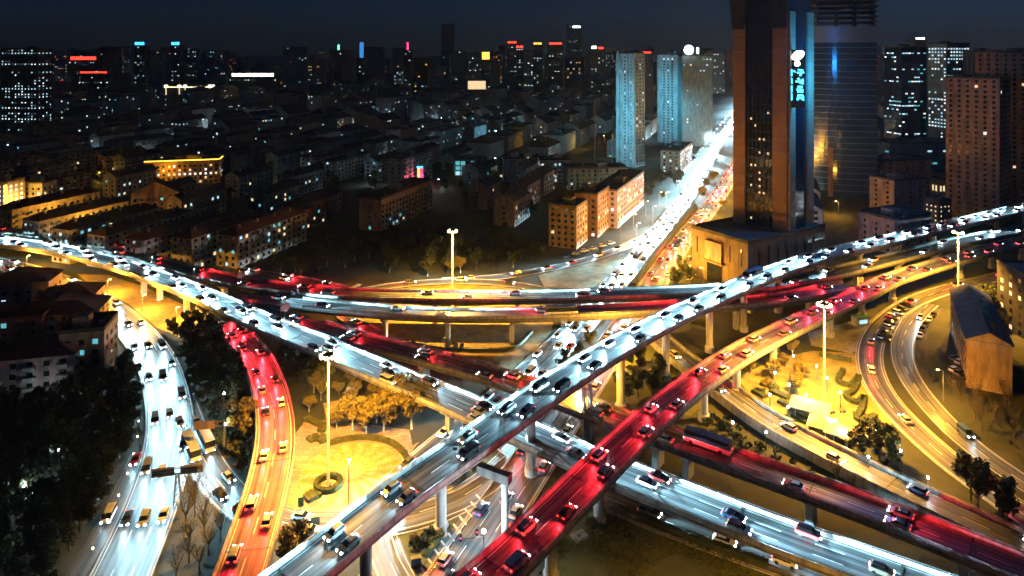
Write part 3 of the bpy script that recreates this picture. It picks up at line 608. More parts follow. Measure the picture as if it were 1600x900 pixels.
lane(GQ, 0, 1, 15, 'hidden ground road', 'single'); lane(GS, 0, 1, 16, 'slip road', 'single'); lane(GR, 0, 1, 22, 'loop ramp', 'single'); lane(GT, 0, 1, 14, 'grove service lane', 'single')
lane(GU, 2, -1, 20, 'housing street', 'far'); lane(GU, -2, 1, 20, 'housing street', 'near')
traffic.sort(key=lambda q: q[0])
NEAR = 262
for t in traffic[:NEAR]:
    d, kind, c, q, hd, pt, road_, ln_, n, L = t
    car(kind, c, q, hd, pt, '%s %s on the %s, %s in the %s lane from its start' % (c, kind, road_, nth(n), ln_), 'cars on the ' + road_, 'lamps' if 'avenue' in road_ and n % 2 else L, BEAM.get(road_), GLOW.get(road_))
far = MB()
def far_box(q, hd, pts_b, pts_t, m):
    cs, sn = math.cos(hd), math.sin(hd); f = lambda p: (q.x + p[0] * cs - p[1] * sn, q.y + p[0] * sn + p[1] * cs, q.z + p[2]); far.hexa([f(p) for p in pts_b], [f(p) for p in pts_t], m)
rect = lambda a, b, h, z: [(a, -h, z), (b, -h, z), (b, h, z), (a, h, z)]
MI = {'white': 0, 'silver': 1, 'black': 2, 'grey': 3, 'red': 4, 'blue': 5, 'beige': 1}
nfar = 0
for t in traffic[NEAR:]:
    d, kind, c, q, hd, pt, road_, ln_, n, L = t; a, b, hw, z0, a1, b1, hw1, z1 = SPEC[kind]['cab']; e = SPEC[kind]
    far_box(q, hd, rect(e['tx'], e['hx'], .85, .25), rect(e['tx'] + .1, e['hx'] - .15, .8, z0), MI[c]); far_box(q, hd, rect(a, b, hw, z0), rect(a1, b1, hw1, z1), 6)
    for sy in (-1, 1):
        y = sy * e['hy']; far_box(q, hd, [(e['hx'] - .1, y - .24, e['hz'] - .12), (e['hx'] + .1, y - .24, e['hz'] - .12), (e['hx'] + .1, y + .24, e['hz'] - .12), (e['hx'] - .1, y + .24, e['hz'] - .12)], [(e['hx'] - .1, y - .24, e['hz'] + .12), (e['hx'] + .06, y - .24, e['hz'] + .12), (e['hx'] + .06, y + .24, e['hz'] + .12), (e['hx'] - .1, y + .24, e['hz'] + .12)], 7)
        far_box(q, hd, [(e['tx'] - .1, y - .24, e['tz'] - .12), (e['tx'] + .1, y - .24, e['tz'] - .12), (e['tx'] + .1, y + .24, e['tz'] - .12), (e['tx'] - .1, y + .24, e['tz'] - .12)], [(e['tx'] - .1, y - .24, e['tz'] + .12), (e['tx'] + .1, y - .24, e['tz'] + .12), (e['tx'] + .1, y + .24, e['tz'] + .12), (e['tx'] - .1, y + .24, e['tz'] + .12)], 8)
ft = far.build('distant_traffic', ['paint_%s_car' % k for k in ('white', 'silver', 'black', 'grey', 'red', 'blue')] + ['glass_dark', 'head', 'tail'], kind='stuff')
tag(ft, 'far streams of small cars with lit lamps on the avenue and the far flyovers', 'traffic')
far_beam = beam.copy(); far_beam.energy = 230 * KW; far_glow = glow.copy(); far_glow.energy = 6 * KW
# the lamps of those far cars light their road too
fl = empty('distant_headlights'); fl['kind'] = 'group'
for t in traffic[NEAR::3]:
    d, kind, c, q, hd, pt, road_, ln_, n, L = t; e = SPEC[kind]; bk = L == 'tail'
    o = bpy.data.objects.new('tail_glow' if bk else 'headlight_beam', far_glow if bk else far_beam if 'avenue' in road_ else BEAM.get(road_, beam)); col.objects.link(o); x = (e['tx'] - .3) if bk else e['hx'] + .25
    o.location = q + Vector((math.cos(hd) * x, math.sin(hd) * x, .75)); v = Vector((math.cos(hd), math.sin(hd), 0)) * (-1 if bk else 1); v.z = -.7 if bk else -.13
    o.rotation_euler = v.to_track_quat('-Z', 'Y').to_euler(); o.parent = fl
# parked cars
pkd = []
for i in range(8): q, t, _ = GN.at(10 + i * 5.6, -5.3); pkd.append((q, math.atan2(t.y, t.x) + R(70), 'in the slanted row along the frontage road'))
for i in range(5): q, t, _ = GN.at(14 + i * 6.2, 4.6); pkd.append((q, math.atan2(t.y, t.x), 'in the kerbside row between the slip road and frontage road'))
for i in range(6): pkd.append((P(1492 + (i % 3) * 9, 562 + i * 6), R(20), 'in the yard beside the orange gable'))
for i in range(7): pkd.append((P(8 + i * 6.5, 340 + (i % 2) * 7), R(70), 'outside the bright shops at the left edge'))
for i in range(6): pkd.append((P(885 + i * 14, 402 - i * 4), R(25), 'by the brown office block'))
for i in range(5): pkd.append((P(1078 + (i % 2) * 9, 405 + i * 8), R(60), 'beside the podium'))
cnt = {}
for q, hd, w_ in pkd:
    cnt[w_] = cnt.get(w_, 0) + 1; q = Vector((q.x, q.y, .06)); c = rnd.choice(['white', 'silver', 'black', 'grey', 'white', 'black'])
    kd = rnd.choice(['sedan', 'suv', 'hatchback']); car(kd, c, q, hd, 0, 'parked %s %s %s, %s one' % (c, kd, w_, nth(cnt[w_])), 'parked cars', 'parked')
# ------------------------------------------------------------------ buildings
GR_ROT = math.atan2(-.35, .94)
def building(name, label, cat, px, w, d, h, rot=GR_ROT, wall='wall_grey', roof='flat', lit=.12, lits=('win_cool', 'win_cyan', 'win_warm'), pitch=3.4, fl=3.0, ww=1.5, wh=1.5, group=None, roofm='roof_dark', faces='FLR', sep=False, dark=True, balcony='', pos=None, strip=None, over=.5):
    q = pos or P(*px); root = empty(name, (q.x, q.y, 0), rot); tag(root, label, cat, group)
    mb = MB(); a, b = w / 2, d / 2
    mb.hexa([(-a, -b, 0), (a, -b, 0), (a, b, 0), (-a, b, 0)], [(-a, -b, h), (a, -b, h), (a, b, h), (-a, b, h)], bottom=False); mb.build('wall', wall, root)
    rf = MB()
    if roof == 'gable':   # ridge along y
        rh = w * .28; o = over
        rf.hexa([(-a - o, -b - o, h + .01), (a + o, -b - o, h + .01), (a + o, b + o, h + .01), (-a - o, b + o, h + .01)], [(-.05, -b - o, h + rh), (.05, -b - o, h + rh), (.05, b + o, h + rh), (-.05, b + o, h + rh)], 0)
        g = MB(); g.tri((-a + .1, -b - o - .02, h + .15), (a - .1, -b - o - .02, h + .15), (0, -b - o - .02, h + rh - .15)); g.build('gable_wall', wall, root)
    elif roof == 'hip':
        rh = min(w, d) * .25; o = over
        rf.hexa([(-a - o, -b - o, h + .01), (a + o, -b - o, h + .01), (a + o, b + o, h + .01), (-a - o, b + o, h + .01)], [(-a * .1, -b + a * .8, h + rh), (a * .1, -b + a * .8, h + rh), (a * .1, b - a * .8, h + rh), (-a * .1, b - a * .8, h + rh)], 0)
    else:
        rf.box((0, 0, h + .1), (w + .3, d + .3, .2))
        for s in (-1, 1):
            rf.box((s * (a - .02), 0, h + .65), (.3, d + .3, .9)); rf.box((0, s * (b - .02), h + .65), (w - .4, .3, .9))
    r_ = rf.build('roof', roofm, root)
    if roof == 'flat':
        ex = MB(); ex.box((a * rnd.uniform(-.3, .3), b * rnd.uniform(-.3, .4), h + 1.6), (min(w * .35, 7), min(d * .35, 7), 2.8)); ex.build('roof_hut', wall, r_)
        for k in range(3 if q.y < 700 else 0): ex = MB(); ex.box((a * rnd.uniform(-.7, .7), b * rnd.uniform(-.8, .8), h + .8), (1.4, 1.2, 1.2)); ex.build('roof_unit', 'concrete', r_)
    elif d > 25:
        for k in range(int(d // 12)): ex = MB(); ex.box((a * .3, -b + 6 + k * 12, h + w * .24), (.9, .9, 1.6)); ex.build('chimney', wall, r_)
    L = {}; D = MB(); n = max(1, int(h // fl)); fr = MB()
    def face(nm):
        if nm == 'F': return w, lambda u, z, o: (u, -b - o, z)
        if nm == 'B': return w, lambda u, z, o: (-u, b + o, z)
        if nm == 'R': return d, lambda u, z, o: (a + o, u, z)
        return d, lambda u, z, o: (-a - o, -u, z)
    FLO = [rnd.choice((0, .4, .4, 1, 1.6, 3.2)) if lit < .6 else 1 for _ in range(n)]
    for nm in faces:
        ln, f = face(nm); c = max(1, int((ln - 1.2) // pitch))
        if nm == 'F' and strip: c = strip
        for k in range(c):
            u = (k - (c - 1) / 2) * ((ln - 1) / c if c > 1 else 0)
            for j in range(n):
                z = j * fl + fl * .5; on = rnd.random() < lit * FLO[j]
                pts = lambda o, e=0: [f(u - ww / 2 - e, z - wh / 2 - e, o), f(u + ww / 2 + e, z - wh / 2 - e, o), f(u + ww / 2 + e, z + wh / 2 + e, o), f(u - ww / 2 - e, z + wh / 2 + e, o)]
                if sep:
                    p = MB(); p.hexa(pts(0, .14)[:4], pts(.09, .14)); fo = p.build('window', 'concrete', root); p = MB(); p.quad(*pts(.1)); p.build('pane', rnd.choice(lits) if on else 'glass_dark', fo); continue
                if on: L.setdefault(rnd.choice(lits), MB()).quad(*pts(.06))
                elif dark: D.quad(*pts(.05))
            if nm in balcony:
                for j in range(n): 
                    if k % 2 == 0:
                        z = j * fl + .55; p0 = [f(u - pitch * .45, z - .5, .02), f(u + pitch * .45, z - .5, .02), f(u + pitch * .45, z - .5, 1.1), f(u - pitch * .45, z - .5, 1.1)]
                        fr.hexa(p0, [(x, y, zz + 1.0) for x, y, zz in p0])
    for k, m_ in L.items(): m_.build('lit_windows', k, root, 'stuff')
    if D.f: D.build('window_panes', 'glass_dark', root, 'stuff')
    if fr.f: fr.build('balconies', 'concrete', root, 'stuff')
    return root
def B(px, py): return P(px, py, 0)
OCC = []
def bld(*a, **k):
    o = building(*a, **k); OCC.append((o.location.x, o.location.y, max(a[4], a[5]) * .6)); return o
# --- the brown tower with its podium
tq = P(1208, 420); TR = R(-48)
root = empty('office_tower', (tq.x, tq.y, 0), TR); tag(root, 'brown panelled high-rise with dark glass slots beside the avenue', 'tower')
OCC.append((tq.x, tq.y, 40))
TH = 128; TW, TD = 26.0, 24.0
mb = MB(); mb.box((0, 0, TH / 2), (TW - 1.2, TD - 1.2, TH)); mb.build('glass_core', 'glass_dark', root)
PN = {}
def pier(x0, x1, side):
    rows = 21; ph = 5.6
    for k in range(rows):
        z0 = k * ph; z1 = z0 + ph - .12; wv = x1 - x0
        key = (round(wv, 2), side)
        if key not in PN:
            p = MB(); p.box((0, 0, ph / 2 - .06), (wv, 1.0, ph - .12)); PN[key] = p.mesh('panel', 'tower_panel' if side != 'R' else 'tower_panel_warm')
        if side == 'F': inst('panel', PN[key], root, ((x0 + x1) / 2, -TD / 2, z0))
        else: inst('panel', PN[key], root, (TW / 2, (x0 + x1) / 2, z0), R(90))
pier(-13, -7.2, 'F'); pier(6.0, 12.4, 'F'); pier(-11.4, -6.4, 'R'); pier(6.2, 11.8, 'R')
mb = MB()
for k in range(7): mb.box((-6 + k * 1.9, -TD / 2 + .55, TH / 2), (.15, .2, TH)); 
for k in range(31): mb.box((-.6, -TD / 2 + .5, 4 + k * 4), (12.6, .12, .25))
mb.build('mullions', 'steel_dark', root, 'stuff')
for x in (-10.4, 9.3):
    mb = MB(); mb.hexa([(x - 3, -TD / 2 - .6, TH - 18), (x + 3, -TD / 2 - .6, TH - 18), (x + 3, -TD / 2 + .4, TH - 18), (x - 3, -TD / 2 + .4, TH - 18)][::1], [(x - 4.6, -TD / 2 - .9, TH), (x + 4.6, -TD / 2 - .9, TH), (x + 4.6, -TD / 2 + .4, TH), (x - 4.6, -TD / 2 + .4, TH)]); mb.build('crown_wedge', 'steel_dark', root)
mb = MB(); mb.box((0, 0, TH + 3), (18, 16, 6)); mb.build('roof_cap', 'steel_dark', root)
mb = MB()
for k in range(16): mb.quad(*[(rnd.choice([-5, -3, -1, 1, 3]) * 1.0 + dx, -TD / 2 + .56, zz + dz) for zz in [28 + rnd.randint(0, 12) * 2.6] for dx, dz in ((0, 0), (.9, 0), (.9, 1), (0, 1))] if False else [(x + dx, -TD / 2 + .58, z + dz) for x, z in [(rnd.choice([-5, -3, -1, 1, 3]), 24 + rnd.randint(0, 16) * 3)] for dx, dz in ((0, 0), (.9, 0), (.9, 1), (0, 1))])
mb.build('lit_windows', 'win_warm', root, 'stuff')
pq = P(1196, 432); pr = empty('podium_building', (pq.x - 1, pq.y + 4, 0), R(-58)); tag(pr, 'low tan podium block in front of the brown tower', 'building')
mb = MB(); mb.hexa([(-15, -27, 0), (15, -27, 0), (15, 26, 0), (-15, 26, 0)], [(-15, -27, 21), (15, -27, 21), (15, 26, 21), (-15, 26, 21)], bottom=False); mb.build('wall', 'wall_tan', pr)
mb = MB(); mb.box((0, -.5, 21.15), (30.6, 53.6, .3)); mb.box((0, -27.1, 21.8), (30.6, .4, 1.2)); mb.box((-15.1, -.5, 21.8), (.4, 52.6, 1.2)); mb.box((15.1, -.5, 21.8), (.4, 52.6, 1.2)); mb.build('roof', 'roof_dark', pr)
for k in range(7):
    p = MB(); p.box((15.1, -20 + k * 6.2, 13), (.25, .9, 11)); p.build('slot_window', 'glass_dark', pr)
for k in range(5):
    p = MB(); p.box((-12 + k * 6, -27.1, 14.5), (.5, .25, 7)); p.build('slot_window', 'glass_dark', pr)
p = MB(); p.box((-2, -27.8, 13.5), (9, 1.4, 9)); p.build('portal_panel', 'wall_pink', pr)
p = MB(); p.box((-2, -27.5, 4.4), (7.4, .8, 8.8)); p.build('entrance_glass', 'glass_dark', pr)
p = MB(); p.box((-2, -28, 9.4), (11, 2.4, .8)); p.build('canopy', 'wall_brown', pr)
# neon sign on the tower: an emblem above four stacked characters
ns = empty('neon_sign', (tq.x + 3.6, tq.y - 17.4, 0), R(-24)); tag(ns, 'glowing cyan vertical sign with an emblem and four characters on the brown tower', 'sign')
bx, by = 0, -.3
def glyph(name, strokes, zc, s=1.0):
    m_ = MB()
    for x0, z0, x1, z1, t in strokes: m_.rod((bx + x0 * s, by, zc + z0 * s), (bx + x1 * s, by, zc + z1 * s), t, n=6)
    m_.build(name, 'neon_cyan', ns)
em = MB(); em.poly([(bx + .4 + 2.5 * math.cos(t) * (1 + .12 * math.sin(2 * t)), by, 98.2 + 2.1 * math.sin(t) + .5 * math.cos(t)) for t in [2 * math.pi * k / 24 for k in range(24)]]); em.poly([(bx + .1 + 1.2 * math.cos(t), by - .01, 94.6 + 1.2 * math.sin(t)) for t in [2 * math.pi * k / 16 for k in range(16)]]); em.build('emblem', 'neon_white', ns)
for k in range(4):
    z = 90.6 - k * 3.5
    st = [(-1.2, 1.3, -1.2, -1.4, .3), (-1.2, 1.2, -.3, .4, .22), (.2, 1.4, 1.3, 1.2, .25), (.9, 1.4, .7, -1.3, .3), (0, .1, 1.5, .2, .25)]
    if k == 1: st = [(-1.2, 1.2, -1.1, -1.2, .25), (.2, 1.3, .9, -1.2, .35), (-.3, -.2, 1.4, -.1, .3), (1.2, .9, 1.2, -1.3, .3)]
    if k == 2: st = [(-1.2, 1.4, -1.2, -1.4, .35), (.1, 1.0, 1.2, 1.0, .3), (.6, .9, .6, -1.2, .3), (-.1, -.2, 1.3, -.3, .28), (.1, -1.2, 1.3, -1.2, .25)]
    if k == 3: st = [(-1.2, 1.4, -1.2, -1.4, .32), (.2, .9, 1.2, .9, .3), (.3, .9, .1, -1.3, .3), (1.2, .8, 1.3, -1.3, .32), (.2, -.4, 1.2, -.4, .28)]
    glyph('character', [(a_ * 1.9, b_, c_ * 1.9, d_, e_ * 1.4) for a_, b_, c_, d_, e_ in st], z)
mb = MB(); mb.box((bx, by + .25, 88), (6.2, .3, 25)); mb.build('backing_panel', 'steel_dark', ns)
lamp('sign_light', 'POINT', ns, (bx + 15, by + 3, 88), 110 * KW, (.02, .3, 1), 2.0)
# --- blue glass tower behind it, top floors still open
bq = P(1325, 306); br = empty('glass_tower', (bq.x + 2, bq.y + 22, 0), R(-24)); tag(br, 'curved blue glass tower with unfinished open top floors', 'tower'); OCC.append((bq.x, bq.y, 40))
def bow(r, z, n=18, w_=25, d_=22, bulge=5):
    pts = []
    for k in range(n + 1):
        t = k / n; pts.append((-w_ + 2 * w_ * t, -d_ - bulge * math.sin(math.pi * t) - r, z))
    pts = [(-w_ - r, d_, z), (-w_ - r, -d_ - r, z)] + pts[1:-1] + [(w_ + r, -d_ - r, z), (w_ + r, d_, z)]
    return pts
def slab(z0, z1, r):
    m_ = MB(); a_, b_ = bow(r, z0), bow(r, z1); n = len(a_)
    for k in range(n): m_.quad(a_[k], a_[(k + 1) % n], b_[(k + 1) % n], b_[k])
    m_.poly(b_); m_.poly(a_[::-1]); return m_
slab(0, 113, 0).build('glass_wall', 'glass_blue', br)
for k in range(26):
    z = 4 + k * 4.1; slab(z, z + .45, .25).build('floor_band', 'band_metal', br)
slab(106, 117, .9).build('parapet_band', 'band_metal', br)
for k in range(6):
    z = 120 + k * 3.6; slab(z, z + .5, 1.2 if k % 2 else .4).build('open_floor_slab', 'steel_dark', br)
mb = MB()
for x in (-23, -12, 0, 12, 23):
    for y in (-22, -4, 16): mb.box((x, y, 128), (.9, .9, 24))
mb.build('columns', 'steel_dark', br, 'stuff')
mb = MB(); mb.box((-4, -27.6, 17), (3.0, 1.2, 34)); mb.build('hoist_shaft', 'wall_brown', br)
p = MB(); p.box((-24, -22.6, 124), (1.6, .6, 1.4)); p.build('work_lamp', 'neon_white', br)
# --- cyan floodlit apartment towers
for (px, py, w_, d_, h_, lb) in ((985, 258, 19, 17, 98, 'left one of the two cyan floodlit apartment towers'), (1050, 222, 26, 18, 96, 'right and farther of the two cyan floodlit apartment towers')):
    o = bld('apartment_tower', lb, 'tower', (px, py), w_, d_, h_, rot=R(-40), wall='wall_blue', lit=.07, lits=('win_white', 'win_cool'), pitch=4.6, fl=3.1, ww=1.6, wh=1.4, group='cyan floodlit towers')
    for s in (-.36, .1, .4):
        m_ = MB(); m_.box((w_ * s, -d_ / 2 - .5, h_ / 2), (2.6, 1.0, h_)); m_.build('bay', 'wall_blue', o)
    lamp('floodlight', 'SPOT', o, (w_ * .8, -d_ / 2 - 46, 34), 140 * KW, (.1, .52, .66), 1.0, R(110), (R(86), 0, R(14)))
    lamp('floodlight', 'SPOT', o, (-w_ * .2, -d_ / 2 - 42, 62), 85 * KW, (.09, .42, .56), 1.0, R(120), (R(88), 0, R(0)))
    p = MB(); p.box((w_ * .8, -d_ / 2 - 46.6, 17), (.5, .5, 34)); p.build('floodlight_post', 'steel', o)
    p = MB(); p.box((-w_ * .2, -d_ / 2 - 42.6, 31), (.5, .5, 62)); p.build('floodlight_post', 'steel', o)
# --- right-hand towers
bld('apartment_tower', 'brown apartment tower at the right with a narrow dark window slot', 'tower', (1528, 342), 27, 22, 84, rot=R(-50), wall='wall_brown', lit=.025, lits=('win_white', 'win_warm'), pitch=4.2, dark=True)
bld('apartment_tower', 'taller dark brown apartment tower behind the right brown one', 'tower', (1572, 326), 28, 20, 99, rot=R(-50), wall='wall_brown', lit=.02, lits=('win_white', 'win_warm'), pitch=4.2)
bld('office_tower', 'dark office tower with scattered cyan lit floors right of the blue glass tower', 'tower', (1414, 235), 28, 24, 104, rot=R(10), wall='glass_dark', lit=.2, lits=('win_cool', 'win_cyan', 'win_white'), pitch=3.0, fl=4, ww=2.6, wh=1.2, dark=False)
bld('office_tower', 'teal office slab behind the dark office tower', 'tower', (1445, 215), 50, 24, 104, rot=R(8), wall='wall_teal', lit=.02, pitch=5)
bld('office_tower', 'dark tower with a bright column of white windows at the right', 'tower', (1482, 225), 30, 24, 108, rot=R(14), wall='wall_teal', lit=.3, lits=('win_white', 'win_cool'), pitch=3.4, fl=3.6, ww=2.0, dark=False)
bld('apartment_tower', 'slim dark tower with red roof beacons at the right skyline', 'tower', (1535, 240), 26, 20, 100, rot=R(14), wall='wall_dark', lit=.03, pitch=4)
bld('apartment_tower', 'dark tower at the right edge of the picture', 'tower', (1602, 250), 24, 20, 100, rot=R(16), wall='wall_dark', lit=.05, pitch=4)
bld('shopping_centre', 'long low teal commercial block between the glass tower and the brown towers', 'building', (1430, 265), 66, 28, 24, rot=R(6), wall='wall_teal', lit=.5, lits=('win_cyan', 'win_cool', 'win_cyan'), pitch=4.5, fl=5, ww=3.8, wh=1.4, dark=False)
bld('office_block', 'low white block with small square windows beside the tower podium', 'building', (1398, 385), 28, 20, 17, rot=R(25), wall='wall_pink', lit=.0, pitch=5, ww=1.4)
bld('office_block', 'dull pink block behind the low white block', 'building', (1402, 330), 26, 18, 21, rot=R(20), wall='wall_pink', lit=0, pitch=7)
bld('office_block', 'dark brown hall behind the pink block', 'building', (1400, 300), 40, 22, 24, rot=R(16), wall='wall_brown', lit=.01, pitch=6)
bld('office_block', 'small block with gold strings of light at the right', 'building', (1465, 352), 10, 9, 15, rot=R(20), wall='wall_dark', lit=.8, lits=('win_warm',), pitch=2.4, fl=2.6, ww=.8, wh=.8)
for k, (x, y) in enumerate(((1476, 300), (1596, 315))):
    bld('arcade_building', 'low block with a golden lit arcade %s the brown tower pair' % ('left of' if k == 0 else 'right of'), 'building', (x, y), 22, 12, 10, rot=R(12), wall='wall_brown', lit=1, lits=('win_warm',), pitch=2.6, fl=8, ww=1.3, wh=4, dark=False)
# red screen glow panel
q = P(1474, 232); s_ = MB(); s_.hexa([(-4, -.3, 0), (4, -.3, 0), (4, .3, 0), (-4, .3, 0)], [(-.6, -.3, 26), (2.6, -.3, 26), (2.6, .3, 26), (-.6, .3, 26)]); o = s_.build('advertising_screen', 'neon_red'); o.location = (q.x, q.y - 14, 18); tag(o, 'tall glowing red screen between the right-hand office towers', 'screen'); M['neon_red_soft'] = None
emit('neon_red_soft', (.7, .01, .06), .7); o.data.materials[0] = M['neon_red_soft']
# --- left tower
bld('apartment_tower', 'dark apartment tower with many cool lit windows at the left edge', 'tower', (42, 212), 48, 22, 103, rot=R(-8), wall='wall_dark', lit=.3, lits=('win_cool', 'win_cool', 'win_white', 'win_dim'), pitch=4.2, fl=3.2, ww=1.6, dark=False)
# --- landmark low buildings
def trim(o, w_, d_, h_, m_, faces='F'):
    t = MB(); t.box((0, -d_ / 2 - .2, h_ + .9), (w_, .5, .7)); t.build('light_trim', m_, o)
o = bld('hotel', 'long block with cream lit rooflines and pillars far at the left', 'building', (300, 168), 84, 22, 36, rot=R(2), wall='wall_teal', lit=.3, lits=('win_cool', 'win_cyan'), pitch=5, fl=3.6, dark=False); trim(o, 80, 22, 36, 'led_cream')
for x in (-40, -17, -7, 36, 41):
    t = MB(); t.box((x, -11.4, 18), (1.6, .8, 36)); t.build('lit_pillar', 'win_warm', o)
    t = MB(); t.box((x, -11.4, 38.5), (5, 3, 4)); t.build('corner_turret', 'led_cream', o)
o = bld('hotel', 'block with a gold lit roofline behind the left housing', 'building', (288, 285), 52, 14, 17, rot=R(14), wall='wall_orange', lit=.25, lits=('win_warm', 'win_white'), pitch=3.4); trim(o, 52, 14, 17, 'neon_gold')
t = MB(); t.box((26.3, 0, 18), (.5, 12, .7)); t.build('light_trim', 'neon_gold', o); t = MB(); t.box((8, -3, 19.6), (10, 6, 2.6)); t.box((8, -6.2, 21), (10.4, .4, .6)); t.build('roof_pavilion', 'wall_orange', o)
lamp('facade_light', 'POINT', o, (-10, -14, 12), 6 * KW, SODIUM, 1)
o = bld('hotel', 'bright golden block with a lit sign column at the left edge', 'building', (10, 335), 14, 12, 21, rot=R(-10), wall='wall_cream', lit=.8, lits=('win_white', 'win_warm'), pitch=2.8, fl=2.8)
for x in (-5, 6.5):
    t = MB(); t.box((x, -6.6, 11), (1.6, .6, 17)); t.build('light_column', 'neon_gold', o)
bld('office_block', 'pale office block right of the golden hotel at the left edge', 'building', (50, 325), 24, 12, 17, rot=R(-5), wall='wall_white', lit=.12, lits=('win_white', 'win_warm'), pitch=3.4)
o = bld('shop_row', 'row of brightly lit shops at the left edge behind the flyover', 'building', (18, 352), 36, 8, 5, rot=R(-6), wall='wall_cream', lit=1, lits=('win_white', 'win_cool'), pitch=4.4, fl=4.5, ww=3.6, wh=2.6, dark=False); trim(o, 36, 8, 5, 'neon_gold')
# left housing rows: gable ends towards the flyover
rows = [(62, 372, 17), (105, 388, 16), (152, 402, 16), (205, 408, 15), (262, 415, 15), (330, 412, 15), (395, 408, 15)]
for i, (x, y, h_) in enumerate(rows):
    bld('apartment_block', 'cream housing block with sodium-lit end behind the left flyover, %s from the left' % nth(i + 1), 'building', (x + 18, y - 14), 12, 50, h_, wall='wall_cream', roof='hip', lit=.06 if i < 4 else .1, pitch=3.6, group='left housing rows', roofm='roof_red', balcony='R', strip=3)
bld('apartment_block', 'pale end wall of a housing block with a red roof right of the left row', 'building', (245, 335), 26, 12, 14, rot=R(20), wall='wall_pink', roof='gable', lit=.08, roofm='roof_red')
for i, (x, y) in enumerate(((262, 325), (308, 340), (205, 300), (390, 300), (430, 330), (470, 300), (495, 345), (440, 375))):
    bld('apartment_block', 'gable-ended housing block in the dark rows behind, %s listed from %s' % (nth(i + 1), 'the gold roofline') if False else ['small gabled block with two lit windows', 'gabled block with a lit stair window', 'long dim block behind the sodium-lit housing', 'pale blue gabled house lit from beside', 'dim teal block in the dark quarter', 'dark block with a row of cool windows', 'low reddish block with bluish balcony lights', 'long low red-brown block before the dark trees'][i] + ' left of the balcony slab', 'building', (x, y), 12, 34, 14, wall=['wall_pink', 'wall_cream', 'wall_grey', 'wall_blue', 'wall_teal', 'wall_grey', 'wall_red', 'wall_red'][i], roof='gable', lit=.12, pitch=4, group='dim housing')
o = bld('apartment_block', 'six-storey slab with rows of balconies left of the tall sodium mast', 'building', (622, 340), 14, 62, 17.5, wall='wall_pink', lit=.07, pitch=3.6, balcony='R', roofm='roof_red', strip=1)
for i, (x, y, wl) in enumerate(((758, 320, 'wall_pink'), (745, 288, 'wall_teal'), (818, 288, 'wall_blue'), (820, 318, 'wall_pink'), (845, 300, 'wall_grey'), (800, 345, 'wall_pink'))):
    bld('gabled_house', ['gabled pink block with a lit stair window in the centre', 'teal gabled block left of the pale slab', 'blue gabled block behind the pink one', 'dim pink gabled block beside the brown office', 'grey gabled block behind the brown office', 'low gabled block with cyan yard light'][i], 'building', (x, y), 13, 26, 14.5, wall=wl, roof='gable', lit=.12, strip=1, pitch=4, roofm='roof_dark', group='gabled blocks')
bld('office_block', 'pale grey slab wall with one dark window column in the middle distance', 'building', (803, 282), 17, 14, 18, rot=R(6), wall='wall_white', lit=0, strip=1)
bld('office_block', 'pale lilac block with lit balconies and an orange shop sign', 'building', (866, 282), 24, 14, 17, rot=R(4), wall='wall_white', lit=.25, lits=('win_white', 'win_cool'), pitch=3)
o = bld('shop_building', 'glowing turquoise glass building in the middle distance', 'building', (735, 272), 26, 12, 13, rot=R(6), wall='wall_teal', lit=.9, lits=('win_cyan', 'win_cyan', 'win_cool'), pitch=4, ww=3.4, fl=4, wh=3)
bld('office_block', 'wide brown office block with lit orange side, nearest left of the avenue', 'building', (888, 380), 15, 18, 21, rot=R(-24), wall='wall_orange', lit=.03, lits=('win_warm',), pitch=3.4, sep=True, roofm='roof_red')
bld('office_block', 'second brown block, stepped higher behind the orange one', 'building', (925, 362), 13, 22, 23, rot=R(-24), wall='wall_brown', lit=.08, lits=('win_warm', 'win_white'), pitch=3.6)
bld('office_block', 'long block with slanting lit floor bands along the avenue', 'building', (968, 335), 15, 66, 21, rot=R(-24), wall='wall_pink', lit=.2, lits=('win_white', 'win_cool', 'win_warm'), pitch=3.2, strip=3)
bld('office_block', 'dark blue block before the left cyan tower', 'building', (930, 292), 44, 20, 15, rot=R(5), wall='wall_teal', lit=.05, pitch=4)
bld('office_block', 'long blue-grey block lining the avenue below the right cyan tower', 'building', (1058, 262), 16, 60, 18, rot=R(-24), wall='wall_teal', lit=.12, lits=('win_cool', 'win_white'), pitch=4)
for i, (x, y) in enumerate(((738, 200), (765, 203), (800, 212))):
    bld('gabled_house', 'pale blue gabled house far in the middle, %s of three from the left' % nth(i + 1), 'building', (x, y), 20, 20, 15, rot=R(20), wall='wall_blue', roof='gable', lit=.15, pitch=4, group='far blue houses')
q = P(775, 215); o = empty('yard_lamp', (q.x, q.y - 14, 0)); tag(o, 'pole lamp washing the far blue houses', 'street lamp'); m_ = MB(); m_.lathe([(.2, 0), (.1, 9)], n=8); m_.build('pole', 'steel', o); m_ = MB(); m_.box((0, 0, 9.2), (.8, .5, .3)); m_.build('lens', 'cool_lamp', o); lamp('yard_light', 'POINT', o, (0, -1.5, 9), 16 * KW, (.3, .75, 1), .5)
